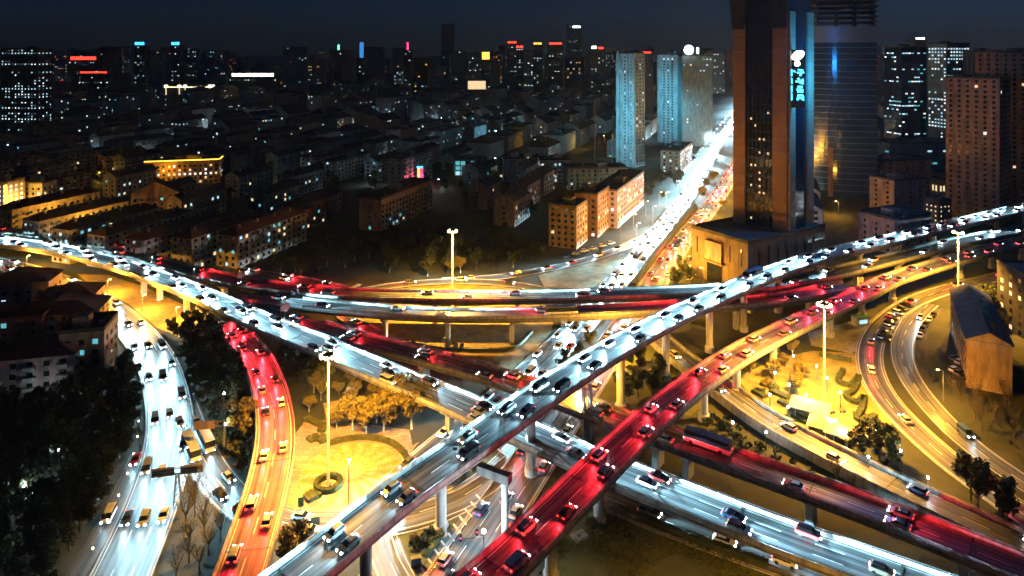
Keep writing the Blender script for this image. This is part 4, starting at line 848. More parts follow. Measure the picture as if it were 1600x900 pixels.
# --- near buildings, left foreground
nb = [(140, 590, 12, 13, 16.5, 'wall_cream', .08, 'square cream building with a single lit blue window left of the curved road'), (62, 610, 22, 13, 12.5, 'wall_pink', .07, 'pink housing block with enclosed balconies at the left'), (85, 535, 30, 14, 12, 'wall_brown', .03, 'dark housing block behind the pink one'), (22, 545, 22, 14, 12, 'wall_brown', .03, 'dark block at the left edge with a white roof edge'), (28, 480, 26, 13, 11.5, 'wall_pink', .03, 'housing block at the left edge nearest the white road'), (112, 500, 18, 12, 11, 'wall_pink', .04, 'small dark block below the tall palm-like trees')]
for i, (x, y, w_, d_, h_, wl, lt, lb) in enumerate(nb):
    bld('apartment_block', lb, 'building', (x, y), w_, d_, h_, rot=R(14), wall=wl, roof='flat' if i in (0, 3) else 'hip', lit=lt, lits=('win_cyan', 'win_warm', 'win_cool'), pitch=3.6, group='left foreground housing', roofm='roof_red' if i else 'roof_dark', sep=True, balcony='F' if i in (1, 2, 4) else '', faces='FR', over=.8)
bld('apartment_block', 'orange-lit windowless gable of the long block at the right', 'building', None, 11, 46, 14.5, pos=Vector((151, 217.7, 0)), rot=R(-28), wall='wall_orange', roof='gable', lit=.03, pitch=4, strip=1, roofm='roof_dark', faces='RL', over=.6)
bld('apartment_block', 'dark tall block at the right edge above the gable', 'building', (1650, 520), 30, 16, 22, rot=R(-6), wall='wall_shadow', lit=.15, lits=('win_warm',), pitch=4)
# --- dim low quarter between the housing and the skyline: rows of slabs
avX = lambda Y: GI.at(GI.near((0.4 * Y, Y)))[0].x
u = Vector((.35, .94, 0)); v = Vector((.94, -.35, 0)); quarter = []
for a_ in range(0, 17):
    for b_ in range(-31, 28):
        step = 1 + a_ * .06
        if a_ > 3 and b_ % 2: continue
        q = Vector((-60, 380, 0)) + u * (a_ * 62) + v * (b_ * 30 + rnd.uniform(-6, 6)) + u * rnd.uniform(-8, 8)
        x, y = pxof(q)
        if not (-40 < x < 1640) or q.y < 330 or q.y > 1350: continue
        if any(math.hypot(q.x - ox, q.y - oy) < r_ + 15 for ox, oy, r_ in OCC): continue
        if GI.dist(q) < 42 or GJ.dist(q) < 42 or LC.dist(q) < 45 or LA.dist(q) < 45 or GS.dist(q) < 45: continue
        if 400 < x < 860 and y > 352: continue
        if rnd.random() < .04 + (.25 if x > 1140 else 0): continue
        quarter.append((q, a_, x))
by_row = {}
for q, a_, x in quarter: by_row.setdefault(a_, []).append((x, q))
for a_, lst in by_row.items():
    lst.sort(key=lambda t: t[0])
    for i, (x, q) in enumerate(lst):
        hh = rnd.choice([12, 15, 15, 18, 18, 21]) if q.y < 900 else rnd.choice([15, 18, 21, 27, 36])
        building('apartment_block', 'dim slab block, %s from the left in the %s row behind the flyovers' % (nth(i + 1), nth(a_ + 1)), 'building', None, 12 if a_ < 4 else rnd.uniform(18, 26), rnd.uniform(34, 48), hh, wall=rnd.choice(['wall_grey', 'wall_teal', 'wall_blue', 'wall_teal', 'wall_grey', 'wall_pink']), roof=rnd.choice(['gable', 'flat', 'hip']), lit=rnd.uniform(.01, .07) + (.02 if q.y > 700 else 0), lits=('win_cool', 'win_cyan', 'win_white', 'win_cool', 'win_dim', 'win_warm'), pitch=4.4, ww=1.7, fl=3, group='dim slab blocks of the dark quarter', faces='FR' if x < 900 else 'FL', dark=q.y < 560, pos=q, balcony='R' if q.y < 620 else '')
# street lamps down the lanes of the quarter
k = 0
for i in range(400):
    q = Vector((rnd.uniform(-420, 330), rnd.uniform(350, 950), 0)); x, y = pxof(q)
    if not (0 < x < 1130) or (400 < x < 860 and y > 350) or any((q - s_[0]).length < 16 for s_ in quarter) or GI.dist(q) < 40 or LC.dist(q) < 40 or any(math.hypot(q.x - a, q.y - b) < r_ + 8 for a, b, r_ in OCC): continue
    QL = globals().setdefault('QL', [])
    if any((q - s_).length < 34 for s_ in QL): continue
    QL.append(q)
    if len(QL) >= 38: break
QL.sort(key=lambda q: pxof(q)[0])
for i, q in enumerate(QL):
    wm = rnd.random() < .2
    street_lamp(0, 0, 7.5 if wm else 7.0, .8, wm, 4 * KW if wm else 3 * KW, '%s lane lamp among the dim slab blocks, %s from the left' % ('warm' if wm else 'bluish', nth(i + 1)), 'lane lamps of the dark quarter', rnd.uniform(0, 6), Vector((q.x, q.y, 0)))
# --- skyline
sky_b = []
for i in range(150):
    x = -20 + 1640 * (i + rnd.random()) / 150; Y = rnd.uniform(1400, 3600); sky_b.append((x, Y))
sky_b.sort(); 
for i, (x, Y) in enumerate(sky_b):
    q = Vector(((x - 800) / FPX * Y, Y, 0)); hh = rnd.choice([45, 60, 75, 85, 95, 100, 110]) * (1.0 if Y < 2600 else 1.12)
    building('high_rise', 'dark distant high-rise on the skyline, %s from the left' % nth(i + 1), 'tower', None, rnd.uniform(24, 60), rnd.uniform(18, 26), hh, rot=R(rnd.uniform(-12, 12)), wall=rnd.choice(['wall_dark', 'wall_teal', 'wall_grey', 'wall_brown', 'wall_dark']), lit=rnd.uniform(.03, .16), lits=rnd.choice([('win_cool', 'win_white', 'win_dim'), ('win_warm', 'win_cool', 'win_orange', 'win_dim'), ('win_cool', 'win_cyan', 'win_dim'), ('win_cool', 'win_dim', 'win_red', 'win_dim', 'win_orange')]), pitch=6.5, fl=5.0, ww=3.0, wh=2.2, group='distant skyline towers', faces='F', dark=False, pos=q)
# taller landmarks of the skyline
for px, Y, h_, w_, lb in ((700, 2400, 195, 44, 'tall plain dark tower standing alone on the skyline left of centre'), (897, 2000, 176, 44, 'tall tower with a white roof light on the skyline right of centre')):
    q = Vector(((px - 800) / FPX * Y, Y, 0)); o = building('high_rise', lb, 'tower', None, w_, 30, h_, rot=0, wall='wall_teal', lit=.02 if px == 700 else .14, pitch=6, fl=5, ww=2.6, faces='F', dark=False, pos=q)
    if px > 800: t = MB(); t.box((6, -15.4, h_ - 4), (22, .6, 5)); t.build('roof_light', 'neon_white', o)
# rooftop signs of the skyline, each on the building below it
signs = [(130, 91, 40, 5, 'neon_red', 'long red sign bar'), (146, 113, 42, 2.4, 'neon_red', 'thinner lower red sign bar'), (218, 68, 15, 4.5, 'neon_blue', 'left blue rooftop sign'), (274, 68, 13, 4.5, 'neon_blue', 'right blue rooftop sign'), (395, 117, 66, 5, 'led_cream', 'wide cream lit rooftop'), (565, 78, 7, 24, 'led_blue', 'upright blue light band'), (529, 74, 3, 8, 'neon_green', 'slim green upright sign'), (637, 72, 3, 12, 'neon_magenta', 'slim pink upright sign'), (759, 87, 13, 11, 'neon_gold', 'square yellow sign'), (800, 66, 14, 3, 'neon_red', 'small red sign bar left of the white-topped tower'), (812, 73, 11, 3, 'neon_red', 'small lower red sign'), (868, 68, 20, 3, 'neon_red', 'red sign cluster beside the white-topped tower'), (840, 68, 13, 2.4, 'neon_gold', 'small orange roof bar'), (928, 74, 8, 4, 'neon_white', 'small white roof sign'), (939, 75, 9, 3, 'neon_red', 'small red roof sign right of the white one'), (745, 133, 32, 13, 'win_warm', 'orange lit low facade'), (1011, 82, 13, 2.4, 'neon_red', 'red strip between the cyan towers'), (1090, 80, 4, 11, 'neon_white', 'slim white upright sign'), (1438, 60, 14, 2.6, 'neon_white', 'small white roof sign above the office towers'), (1575, 80, 8, 3, 'neon_red', 'small red roof sign at the right')]
for x, y, wpx, hpx, m_, lb in signs:
    Y = 1350 if y < 100 else 1150
    if x > 1000: Y = 900
    z = CAMH - (y - HOR) * Y / FPX; k = Y / FPX; X = (x - 800) * k; hw = wpx * k; hh = hpx * k
    building('high_rise', 'dark block carrying the ' + lb, 'tower', None, max(hw * 1.15, 16), 18, max(z - hh / 2 - 1.2, 8), rot=0, wall='wall_dark', lit=.14, lits=('win_cool', 'win_dim', 'win_white'), pitch=5, fl=4.4, ww=2.2, faces='F', dark=False, group='blocks under rooftop signs', pos=Vector((X, Y + 9, 0)))
    o = empty('rooftop_sign', (X, Y, z)); tag(o, lb + ' glowing on the skyline', 'sign', 'skyline signs')
    t = MB(); n_ = max(1, min(8, int(wpx / 5))) if hpx < 8 else 1
    for j in range(n_): 
        p = MB(); p.box((-hw / 2 + hw * (j + .5) / n_, 0, 0), (hw / n_ * .86, .6, hh)); p.build('sign_letter' if n_ > 1 else 'sign_panel', m_, o)
    t = MB(); t.box((0, .9, -hh * .1), (hw, .4, hh * 1.1)); t.build('sign_frame', 'steel_dark', o)
# round cyan emblem and pink vertical sign
q = P(1078, 180); z = 100; Y = 560; o = MB(); o.lathe([(.1, 0), (5, .1), (5, .8), (.1, .9)], n=20); o = o.build('rooftop_sign', 'neon_white'); o.rotation_euler = (R(90), 0, 0); o.location = ((1076 - 800) / FPX * 700, 700, 100 + 2 / FPX * 700); tag(o, 'round white-cyan sign above the right cyan tower', 'sign')
building('high_rise', 'dark teal tower carrying the round white sign', 'tower', None, 32, 20, 95, rot=0, wall='wall_teal', lit=.05, faces='F', dark=False, pos=Vector(((1090 - 800) / FPX * 705, 716, 0)))
q = P(656, 288); o = empty('shop_sign', (q.x, q.y, 0)); tag(o, 'vertical red and pink neon sign in the dark quarter', 'sign')
t = MB(); t.box((0, .5, 5.5), (6.4, .6, 15)); t.build('sign_frame', 'steel_dark', o); t = MB(); t.box((-.8, 0, 6.2), (1.6, .4, 12.6)); t.build('light_strip', 'neon_gold', o)
for k in range(6): t = MB(); t.box((1.6, 0, 1 + k * 2.1), (1.8, .4, 1.3)); t.build('sign_letter', 'neon_magenta', o)
t = MB(); t.box((0, -.05, 13), (4.6, .5, 1.2)); t.build('top_bar', 'neon_blue', o); lamp('sign_light', 'POINT', o, (0, -3, 6), 5 * KW, (1, .05, .15), 1)
# ------------------------------------------------------------------ trees and planting
def leaf(mb, c, s, r):
    n = Vector((r.gauss(0, 1), r.gauss(0, 1), r.gauss(.5, 1))).normalized(); a = n.orthogonal().normalized(); b = n.cross(a); t = r.uniform(0, 6.28)
    x = a * math.cos(t) + b * math.sin(t); y = n.cross(x); k = s * r.uniform(.6, 1.3)
    mb.quad(c - x * k - y * k * .6, c + x * k - y * k * .5, c + x * k * .8 + y * k * .6, c - x * k * .9 + y * k * .5)
def crown(seed, n, blobs, s, sq=1.0):
    r = random.Random(seed); mb = MB()
    for k in range(n):
        c, rad = blobs[r.randrange(len(blobs))]
        d_ = Vector((r.gauss(0, 1), r.gauss(0, 1), r.gauss(0, 1))).normalized() * rad * (r.random() ** .33); d_.z *= sq
        leaf(mb, Vector(c) + d_, s, r)
    return mb
def blobset(seed, n, R_, zc, h):
    r = random.Random(seed); out = []
    for k in range(n):
        a = r.uniform(0, 6.28); q = R_ * r.uniform(.15, .75); out.append(((q * math.cos(a), q * math.sin(a), zc + h * r.uniform(-.45, .5)), R_ * r.uniform(.28, .5)))
    return out
def trunk(seed, h, r0, spread, top):
    r = random.Random(seed); mb = MB(); mb.rod((0, 0, 0), (.05, 0, h), r0, r0 * .7, 8, cap=False)
    for k in range(6):
        a = 6.28 * k / 6 + r.uniform(-.4, .4); e = Vector((spread * math.cos(a) * r.uniform(.5, 1), spread * math.sin(a) * r.uniform(.5, 1), h + (top - h) * r.uniform(.4, .9)))
        mb.rod((.05, 0, h - .1), e, r0 * .5, r0 * .12, 5, cap=False)
        mb.rod(Vector((.05, 0, h)).lerp(e, .5), e + Vector((r.uniform(-1, 1), r.uniform(-1, 1), 1.0)), r0 * .25, r0 * .06, 4, cap=False)
    return mb
KIND = {}
def kinds():
    for i in range(3):
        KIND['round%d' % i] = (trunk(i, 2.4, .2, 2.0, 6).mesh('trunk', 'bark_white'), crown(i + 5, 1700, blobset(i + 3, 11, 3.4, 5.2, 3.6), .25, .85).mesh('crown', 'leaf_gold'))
        KIND['dark%d' % i] = (trunk(i + 9, 2.2, .22, 2.0, 6.5).mesh('trunk', 'bark'), crown(i + 15, 1300, blobset(i + 13, 10, 3.3, 5.4, 4.6), .28, 1.0).mesh('crown', 'leaf%d' % (2 if i else 0)))
        KIND['tall%d' % i] = (trunk(i + 19, 4, .2, 1.2, 10).mesh('trunk', 'bark'), crown(i + 25, 1100, [((0.5 * math.sin(k * 2.1 + i), .5 * math.cos(k * 1.7), 3 + k * .95), 1.5 - .09 * k) for k in range(10)], .25, 1.1).mesh('crown', 'leaf%d' % (2 if i < 2 else 0)))
        KIND['shrub%d' % i] = (trunk(i + 29, .5, .1, .6, 1.4).mesh('stem', 'bark'), crown(i + 35, 380, blobset(i + 33, 6, 1.1, 1.0, .9), .16, .9).mesh('foliage', 'leaf%d' % (i % 2)))
    for i in range(3):
        r = random.Random(77 + i); mb = MB(); mb.rod((0, 0, 0), (0, 0, 2.2), .17, .13, 7, cap=False); tw = MB()
        for k in range(16):
            a = r.uniform(0, 6.28); z0 = r.uniform(1.8, 2.6); e = Vector((2.4 * math.cos(a) * r.uniform(.3, 1), 2.4 * math.sin(a) * r.uniform(.3, 1), r.uniform(4, 7.4))); mb.rod((0, 0, z0), e, .07, .02, 4, cap=False)
            for j in range(7):
                p = Vector((0, 0, z0)).lerp(e, r.uniform(.35, 1)); tw.rod(p, p + Vector((r.uniform(-.9, .9), r.uniform(-.9, .9), r.uniform(.3, 1.3))), .022, .008, 3, cap=False)
        for k in range(90): leaf(tw, Vector((r.gauss(0, 1.1), r.gauss(0, 1.1), r.uniform(3.5, 7))), .12, r)
        KIND['bare%d' % i] = (mb.mesh('trunk', 'bark'), tw.mesh('crown', 'leaf3'))
kinds()
def tree(kind, q, s, label, group, name='tree', cat='tree'):
    a, b = KIND[kind + str(rnd.randrange(3))]; o = empty(name, (q.x, q.y, 0), rnd.uniform(0, 6.28)); o.scale = (s * rnd.uniform(.9, 1.1), s * rnd.uniform(.9, 1.1), s * rnd.uniform(.85, 1.15)); tag(o, label, cat, group)
    inst('stem' if kind == 'shrub' else 'trunk', a, o); inst('foliage' if kind == 'shrub' else 'crown', b, o)
def inpoly(x, y, pg):
    c = False; j = len(pg) - 1
    for i in range(len(pg)):
        if (pg[i][1] > y) != (pg[j][1] > y) and x < (pg[j][0] - pg[i][0]) * (y - pg[i][1]) / (pg[j][1] - pg[i][1]) + pg[i][0]: c = not c
        j = i
    return c
def grove(kind, pg, n, smin, smax, what, group, gap=4.0, clear=3.0, **kw):
    pts = []; xs_ = [p[0] for p in pg]; ys_ = [p[1] for p in pg]; tries = 0
    wp = [P(x, y) for x, y in pg]; x0, x1, y0, y1 = min(p.x for p in wp), max(p.x for p in wp), min(p.y for p in wp), max(p.y for p in wp)
    while len(pts) < n and tries < n * 60:
        tries += 1; q = Vector((rnd.uniform(x0, x1), rnd.uniform(y0, y1), 0)); x, y = pxof(q)
        if not inpoly(x, y, pg) or any((q - p).length < gap for p in pts): continue
        if any(l.dist(q) < w_ / 2 + clear for l, w_ in GROUND) or (LL.dist(q) < 6) or (LP.dist(q) < 6) or GT.dist(q) < 4 or any(math.hypot(q.x - a, q.y - b) < r_ + 1 for a, b, r_ in OCC): continue
        pts.append(q)
    pts.sort(key=lambda q: pxof(q)[0])
    for i, q in enumerate(pts): tree(kind, q, rnd.uniform(smin, smax), '%s, %s from the left' % (what, nth(i + 1)), group, **kw)
grove('dark', [(-10, 640), (110, 600), (190, 590), (228, 620), (232, 690), (205, 720), (180, 780), (140, 850), (95, 920), (-10, 930)], 60, .8, 1.15, 'dark leafy tree in the grove left of the curved road', 'left grove trees', 4.6)
grove('tall', [(150, 700), (212, 690), (180, 780), (130, 860), (80, 920), (40, 920), (90, 800)], 22, .7, 1.0, 'narrow upright tree at the edge of the left grove', 'left grove edge trees', 3.0)
grove('bare', [(255, 790), (300, 765), (340, 800), (352, 840), (340, 910), (225, 910)], 11, .85, 1.15, 'bare twiggy tree between the left road and red ramp', 'bare verge trees', 3.2)
grove('dark', [(255, 520), (300, 505), (340, 525), (385, 600), (395, 640), (350, 630), (290, 580)], 34, .55, .95, 'dark tree between the curved road and the red ramp', 'trees beside the red ramp', 4.2)
grove('shrub', [(262, 560), (300, 540), (385, 640), (392, 760), (372, 770), (340, 690), (300, 640)], 46, 1.2, 1.9, 'dark bush beside the curved road and branch', 'bushes between the left roads', 2.2, .8, name='shrub', cat='shrub')
grove('shrub', [(238, 660), (255, 660), (240, 740), (200, 830), (165, 905), (130, 905), (190, 780), (222, 700)], 40, 1.0, 1.6, 'bush along the left kerb of the curved road', 'bushes along the left kerb', 2.2, .8, name='shrub', cat='shrub')
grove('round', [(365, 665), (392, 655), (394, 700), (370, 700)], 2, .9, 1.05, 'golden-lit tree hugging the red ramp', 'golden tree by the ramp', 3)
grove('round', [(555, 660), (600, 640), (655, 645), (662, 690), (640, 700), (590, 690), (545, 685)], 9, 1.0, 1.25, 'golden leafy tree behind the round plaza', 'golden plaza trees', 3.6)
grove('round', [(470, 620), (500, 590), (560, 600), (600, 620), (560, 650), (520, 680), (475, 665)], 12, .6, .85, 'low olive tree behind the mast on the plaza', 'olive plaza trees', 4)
grove('dark', [(420, 575), (470, 560), (520, 585), (500, 610), (440, 600)], 6, .7, .9, 'dim tree under the long white flyover', 'trees under the long flyover', 4)
grove('dark', [(410, 398), (520, 378), (680, 380), (845, 378), (845, 420), (760, 432), (640, 432), (520, 436), (430, 430)], 46, .8, 1.25, 'dark park tree behind the loop ramp', 'dark trees behind the loop', 5.0)
grove('dark', [(0, 250), (300, 240), (700, 240), (900, 255), (840, 345), (700, 340), (420, 345), (300, 300), (100, 300)], 60, .8, 1.2, 'dark tree among the dim slab blocks', 'trees among the dim slabs', 9)
grove('round', [(690, 428), (735, 424), (745, 440), (690, 442)], 2, .9, 1.1, 'tree lit orange by the loop mast', 'orange tree by the loop mast', 3)
grove('dark', [(1060, 400), (1090, 385), (1088, 440), (1050, 452), (1045, 430)], 9, .7, 1.0, 'tree along the avenue beside the podium', 'podium trees', 4)
grove('round', [(1090, 300), (1135, 262), (1137, 330), (1105, 340)], 8, .8, 1.0, 'tree glowing orange between avenue and tower', 'avenue trees by the tower', 4)
grove('dark', [(985, 330), (1030, 280), (1085, 230), (1100, 235), (1060, 290), (1010, 345)], 16, .7, 1.0, 'street tree left of the avenue', 'street trees left of the avenue', 5)
grove('dark', [(870, 590), (905, 530), (935, 540), (925, 560), (870, 612), (840, 640)], 9, .5, .8, 'dark round tree on the avenue median', 'avenue median trees', 3.4, .5)
grove('dark', [(930, 600), (960, 560), (1000, 560), (1040, 590), (1040, 620), (1000, 632), (940, 630)], 9, .6, .9, 'dark tree among the white pillars', 'trees among the white pillars', 4)
grove('round', [(1160, 610), (1190, 570), (1250, 552), (1258, 600), (1270, 625), (1215, 625)], 9, .55, .85, 'lit tree in the left part of the right-hand park', 'park trees', 4)
grove('dark', [(1330, 715), (1352, 700), (1398, 706), (1396, 738), (1368, 735)], 6, .8, 1.0, 'dark tree below the yellow oval plaza', 'dark trees below the oval plaza', 3)
grove('dark', [(1470, 505), (1500, 480), (1552, 470), (1556, 520), (1500, 540)], 8, .9, 1.2, 'dark tree right of the frontage car park', 'trees right of the car park', 4)
grove('dark', [(1498, 790), (1530, 775), (1600, 800), (1620, 850), (1560, 820)], 9, 1.0, 1.3, 'black tree mass at the lower right corner', 'lower right trees', 3.6)
grove('bare', [(1480, 590), (1520, 610), (1580, 640), (1600, 700), (1540, 690), (1490, 640)], 10, .8, 1.1, 'bare orange-lit tree below the orange gable', 'bare trees below the gable', 4)
grove('bare', [(1300, 742), (1350, 765), (1330, 775), (1290, 755)], 3, .7, .9, 'bare tree beside the low ramp', 'bare trees beside the ramp', 3)
grove('shrub', [(1110, 640), (1180, 690), (1290, 745), (1270, 755), (1170, 715), (1100, 670)], 22, .9, 1.3, 'rounded shrub between pink flyover and low ramp', 'round shrubs by the ramp', 2.0, name='shrub', cat='shrub')
grove('shrub', [(635, 850), (690, 828), (705, 830), (680, 855), (650, 868)], 14, .8, 1.2, 'reddish shrub on the traffic island', 'traffic island shrubs', 1.3, .5, name='shrub', cat='shrub')
grove('shrub', [(665, 775), (720, 735), (760, 722), (740, 745), (690, 775)], 12, .8, 1.2, 'shrub on the verge above the junction road', 'verge shrubs', 1.3, .5, name='shrub', cat='shrub')
grove('round', [(425, 880), (455, 862), (478, 868), (470, 900), (430, 905)], 4, .75, .95, 'bright green tree between the red ramp and the highest flyover', 'bright green trees', 2.2, .5)
grove('shrub', [(925, 820), (975, 815), (972, 836), (925, 838)], 7, 1.1, 1.5, 'dark bush round the pillar on the worn lawn', 'pillar base bushes', 1.2, .3, name='shrub', cat='shrub')
grove('shrub', [(690, 530), (730, 535), (725, 556), (690, 550)], 5, 1.0, 1.3, 'bush at the middle pillar foot inside the loop', 'loop pillar bushes', 1.4, .3, name='shrub', cat='shrub')
def hedge(label, pts, w_, h_, m_='leaf0', closed=False, dens=26):
    r = random.Random(len(label)); mb = MB(); L = [P(x, y) if not isinstance(x, Vector) else x for x, y in pts] if not isinstance(pts[0], Vector) else pts
    L = smooth_line(L, 1.0); 
    core = MB()
    for i in range(len(L) - 1):
        a, b = L[i], L[i + 1]; t = (b - a); ln_ = t.length
        if ln_ < 1e-4: continue
        t.normalize(); n = Vector((-t.y, t.x, 0)); ang = math.atan2(t.y, t.x); c = (a + b) / 2
        core.box((c.x, c.y, h_ * .45), (ln_ + .1, w_ * .85, h_ * .9), ang)
        for k in range(int(dens * ln_ * (w_ + h_) / 2)):
            p = a.lerp(b, r.random()); f = r.random()
            if f < .5: q = p + n * r.uniform(-w_ / 2, w_ / 2) + Vector((0, 0, h_ * r.uniform(.85, 1.05)))
            else: q = p + n * (w_ / 2 * r.choice((-1, 1)) * r.uniform(.85, 1.05)) + Vector((0, 0, h_ * r.random()))
            leaf(mb, q, .13, r)
    o = core.build('hedge', m_); tag(o, label, 'hedge'); mb.build('foliage', m_, o, 'stuff')
ring = lambda c, r_, a0, a1, n=24: [Vector((c.x + r_ * math.cos(a0 + (a1 - a0) * k / n), c.y + r_ * math.sin(a0 + (a1 - a0) * k / n), 0)) for k in range(n + 1)]
mq = P(513, 759); hedge('clipped round hedge ring at the foot of the plaza mast', ring(mq, 2.7, 0, 6.28), 1.3, 1.3)
hedge('long clipped hedge curving round the back of the plaza', ring(pc, 13.4, R(5), R(128)), 1.4, 1.1, 'leaf1')
hedge('square-cornered hedge between the red ramp and the plaza', [(478, 655), (505, 668), (500, 676)], 2.2, .9, 'leaf1')
hedge('hedge bed left of the round plaza', [(482, 690), (498, 684), (508, 692)], 3, .8, 'leaf1')
hedge('small hedge block below the round plaza', [(478, 782), (490, 776), (497, 772)], 3.2, .9)
hedge('serpentine clipped hedge winding beside the orange slip road', [(1318, 580), (1310, 598), (1330, 604), (1342, 590), (1334, 612), (1322, 622), (1340, 632), (1350, 622), (1346, 642), (1338, 656), (1352, 660), (1368, 652)], 1.7, 1.2, 'leaf0')
for i, pts in enumerate([[(1178, 612), (1196, 622)], [(1190, 600), (1215, 610)], [(1205, 612), (1232, 624)], [(1218, 628), (1242, 640)], [(1180, 628), (1196, 640)], [(1214, 652), (1238, 662)], [(1240, 650), (1262, 662)]]):
    hedge('low clipped hedge block in the right-hand park, %s' % ['beside the pillar of the red flyover', 'top row', 'middle row by the globe lamps', 'below the middle row', 'at the ramp side', 'lowest left', 'next to the pavilion'][i], pts, 2.6, 1.0, 'leaf0', dens=18)
hedge('brown clipped hedge along the top of the park', [(1280, 556), (1310, 562), (1330, 566)], 1.6, 1.2)
hedge('tall dark hedge along the median of the avenue', [(1086, 322), (1050, 366), (1020, 404), (990, 448)], 2.4, 1.8, 'leaf2', dens=10)
hedge('dark hedge beside the ground road under the long flyover', [(960, 796), (1040, 826), (1120, 856), (1200, 884)], 1.6, 1.1, 'leaf2', dens=18)
hedge('hedge loop around the light patch inside the loop ramp', [(640, 536), (690, 545), (745, 548), (800, 545), (830, 520)], 1.4, 1.0, 'leaf2', dens=14)
hedge('hedge arc in the upper part of the loop lawn', [(600, 470), (660, 476), (720, 478), (780, 475)], 1.6, .9, 'leaf2', dens=10)
gr_ = MB(); r = random.Random(4); lw = [(838, 905), (878, 838), (930, 796), (960, 792), (1060, 830), (1180, 875), (1260, 912), (1240, 960), (800, 960)]
while len(gr_.f) < 9000:
    x, y = r.uniform(800, 1260), r.uniform(792, 960)
    if not inpoly(x, y, lw): continue
    q = P(x, y)
    if math.sin(q.x * .35) + math.sin(q.y * .42 + 1) + r.gauss(0, .6) < 0: continue
    a = r.uniform(0, 6.28); dx, dy = .22 * math.cos(a), .22 * math.sin(a); h_ = r.uniform(.12, .4); ox, oy = r.uniform(-.12, .12), r.uniform(-.12, .12)
    gr_.quad((q.x - dx, q.y - dy, .02), (q.x + dx, q.y + dy, .02), (q.x + dx * .5 + ox, q.y + dy * .5 + oy, h_), (q.x - dx * .5 + ox, q.y - dy * .5 + oy, h_))
tag(gr_.build('grass', 'leaf1', kind='stuff'), 'tufts of short grass on the worn lawn at the bottom', 'grass')
gq = P(905, 838); o = empty('concrete_slab', (gq.x, gq.y, 0), R(30)); tag(o, 'pale concrete slab with a manhole cover on the worn lawn', 'slab', kind='structure'); t = MB(); t.box((0, 0, .08), (3.4, 2.8, .14)); t.build('slab', 'concrete', o); t = MB(); t.lathe([(.4, .15), (.4, .18)], n=14); t.build('manhole_cover', 'steel_dark', o)
# ------------------------------------------------------------------ gantries, signs, park buildings, people-scale details
gq = P(277, 792); o = empty('sign_gantry', (gq.x, gq.y, 0), R(12)); tag(o, 'yellow-lit truss gantry holding two sign boards seen from behind', 'sign gantry')
for s in (-1, 1):
    t = MB(); t.rod((s * .9, -.5 * s, 0), (s * .25, 0, 7.5), .14, n=6); t.rod((s * .9, .6, 0), (s * .25, .2, 7.5), .12, n=6); t.build('leg', 'steel', o)
t = MB()
for k in range(5): z = .8 + k * 1.3; e = .8 - .11 * k; t.rod((-e, 0, z), (e - .1, 0, z + 1.3), .06, n=5); t.rod((e, 0, z), (-e + .1, 0, z + 1.3), .06, n=5)
t.build('bracing', 'steel', o)
t = MB(); t.rod((-5.2, 0, 7.3), (5.2, 0, 7.3), .13, n=6); t.rod((-5.2, 0, 8.5), (5.2, 0, 8.5), .13, n=6); t.build('truss_beam', 'steel', o)
for s in (-1, 1):
    t = MB(); t.box((s * 2.9, .15, 7.9), (4.6, .14, 1.9)); b_ = t.build('sign_board', 'sign_back', o); t = MB()
    for z in (7.2, 7.9, 8.6): t.box((s * 2.9, .03, z), (4.5, .1, .1))
    t.build('back_rib', 'steel', b_)
gq = P(350, 712); o = empty('cantilever_sign', (gq.x, gq.y, 0), R(8)); tag(o, 'cantilever road sign with a long pinkish board over the branch road', 'road sign')
t = MB(); t.rod((0, 0, 0), (0, 0, 9), .2, .14, 10); t.build('post', 'steel', o); t = MB(); t.rod((0, 0, 8.6), (-7, 0, 8.6), .09, n=6); t.rod((0, 0, 7.4), (-7, 0, 7.4), .09, n=6); t.build('arm', 'steel', o); t = MB(); t.box((-4.6, -.15, 8), (5, .12, 2)); t.build('sign_board', 'paving_pink', o)
gq = P(1112, 378); o = empty('cantilever_sign', (gq.x, gq.y, 0), R(5)); tag(o, 'dull purple overhead sign above the outgoing avenue', 'road sign')
t = MB(); t.rod((0, 0, 0), (0, 0, 8), .2, .14, 10); t.build('post', 'steel', o); t = MB(); t.rod((0, 0, 7.6), (-13, 0, 7.6), .1, n=6); t.build('arm', 'steel', o); t = MB(); t.box((-11, -.15, 7.6), (4.4, .12, 2.4)); t.build('sign_board', 'sign_grey', o)
for i, (x, y, lb) in enumerate(((216, 411, 'grey sign board on a post at the edge of the left flyover'), (372, 456, 'dark sign board standing between the flyovers'), (435, 505, 'small dark box sign on the long white flyover'))):
    ln = (LC, LC, LF)[i]; dd = ln.near(P(x, y, 8.8)); q, t_, _ = ln.at(dd, (4.3, 4.3, 4.8)[i]); o = empty('road_sign', q, math.atan2(t_.y, t_.x) + R(90)); tag(o, lb, 'road sign')
    t = MB(); t.rod((0, 0, 0), (0, 0, 6.2), .12, n=8); t.build('post', 'steel', o); t = MB(); t.box((0, -.15, 5), (3.4, .1, 2.2)); t.build('sign_board', 'sign_grey', o)
for i, (x, y) in enumerate(((884, 604), (770, 688), (700, 742))):
    dd = LA.near(P(x, y, 15)); q, t_, _ = LA.at(dd, -4.5); o = empty('camera_pole', q); tag(o, 'thin camera pole on the parapet of the highest flyover, %s from the top' % nth(i + 1), 'pole', 'camera poles')
    t = MB(); t.rod((0, 0, 0), (0, 0, 5.5), .07, n=6); t.build('pole', 'steel_dark', o); t = MB(); t.box((0, 0, 5.5), (.9, .4, .4)); t.build('camera_box', 'steel_dark', o)
gq = P(756, 872); o = empty('traffic_signal', (gq.x, gq.y, 0), R(10)); tag(o, 'traffic signal post with two heads and a white lamp at the junction', 'traffic signal')
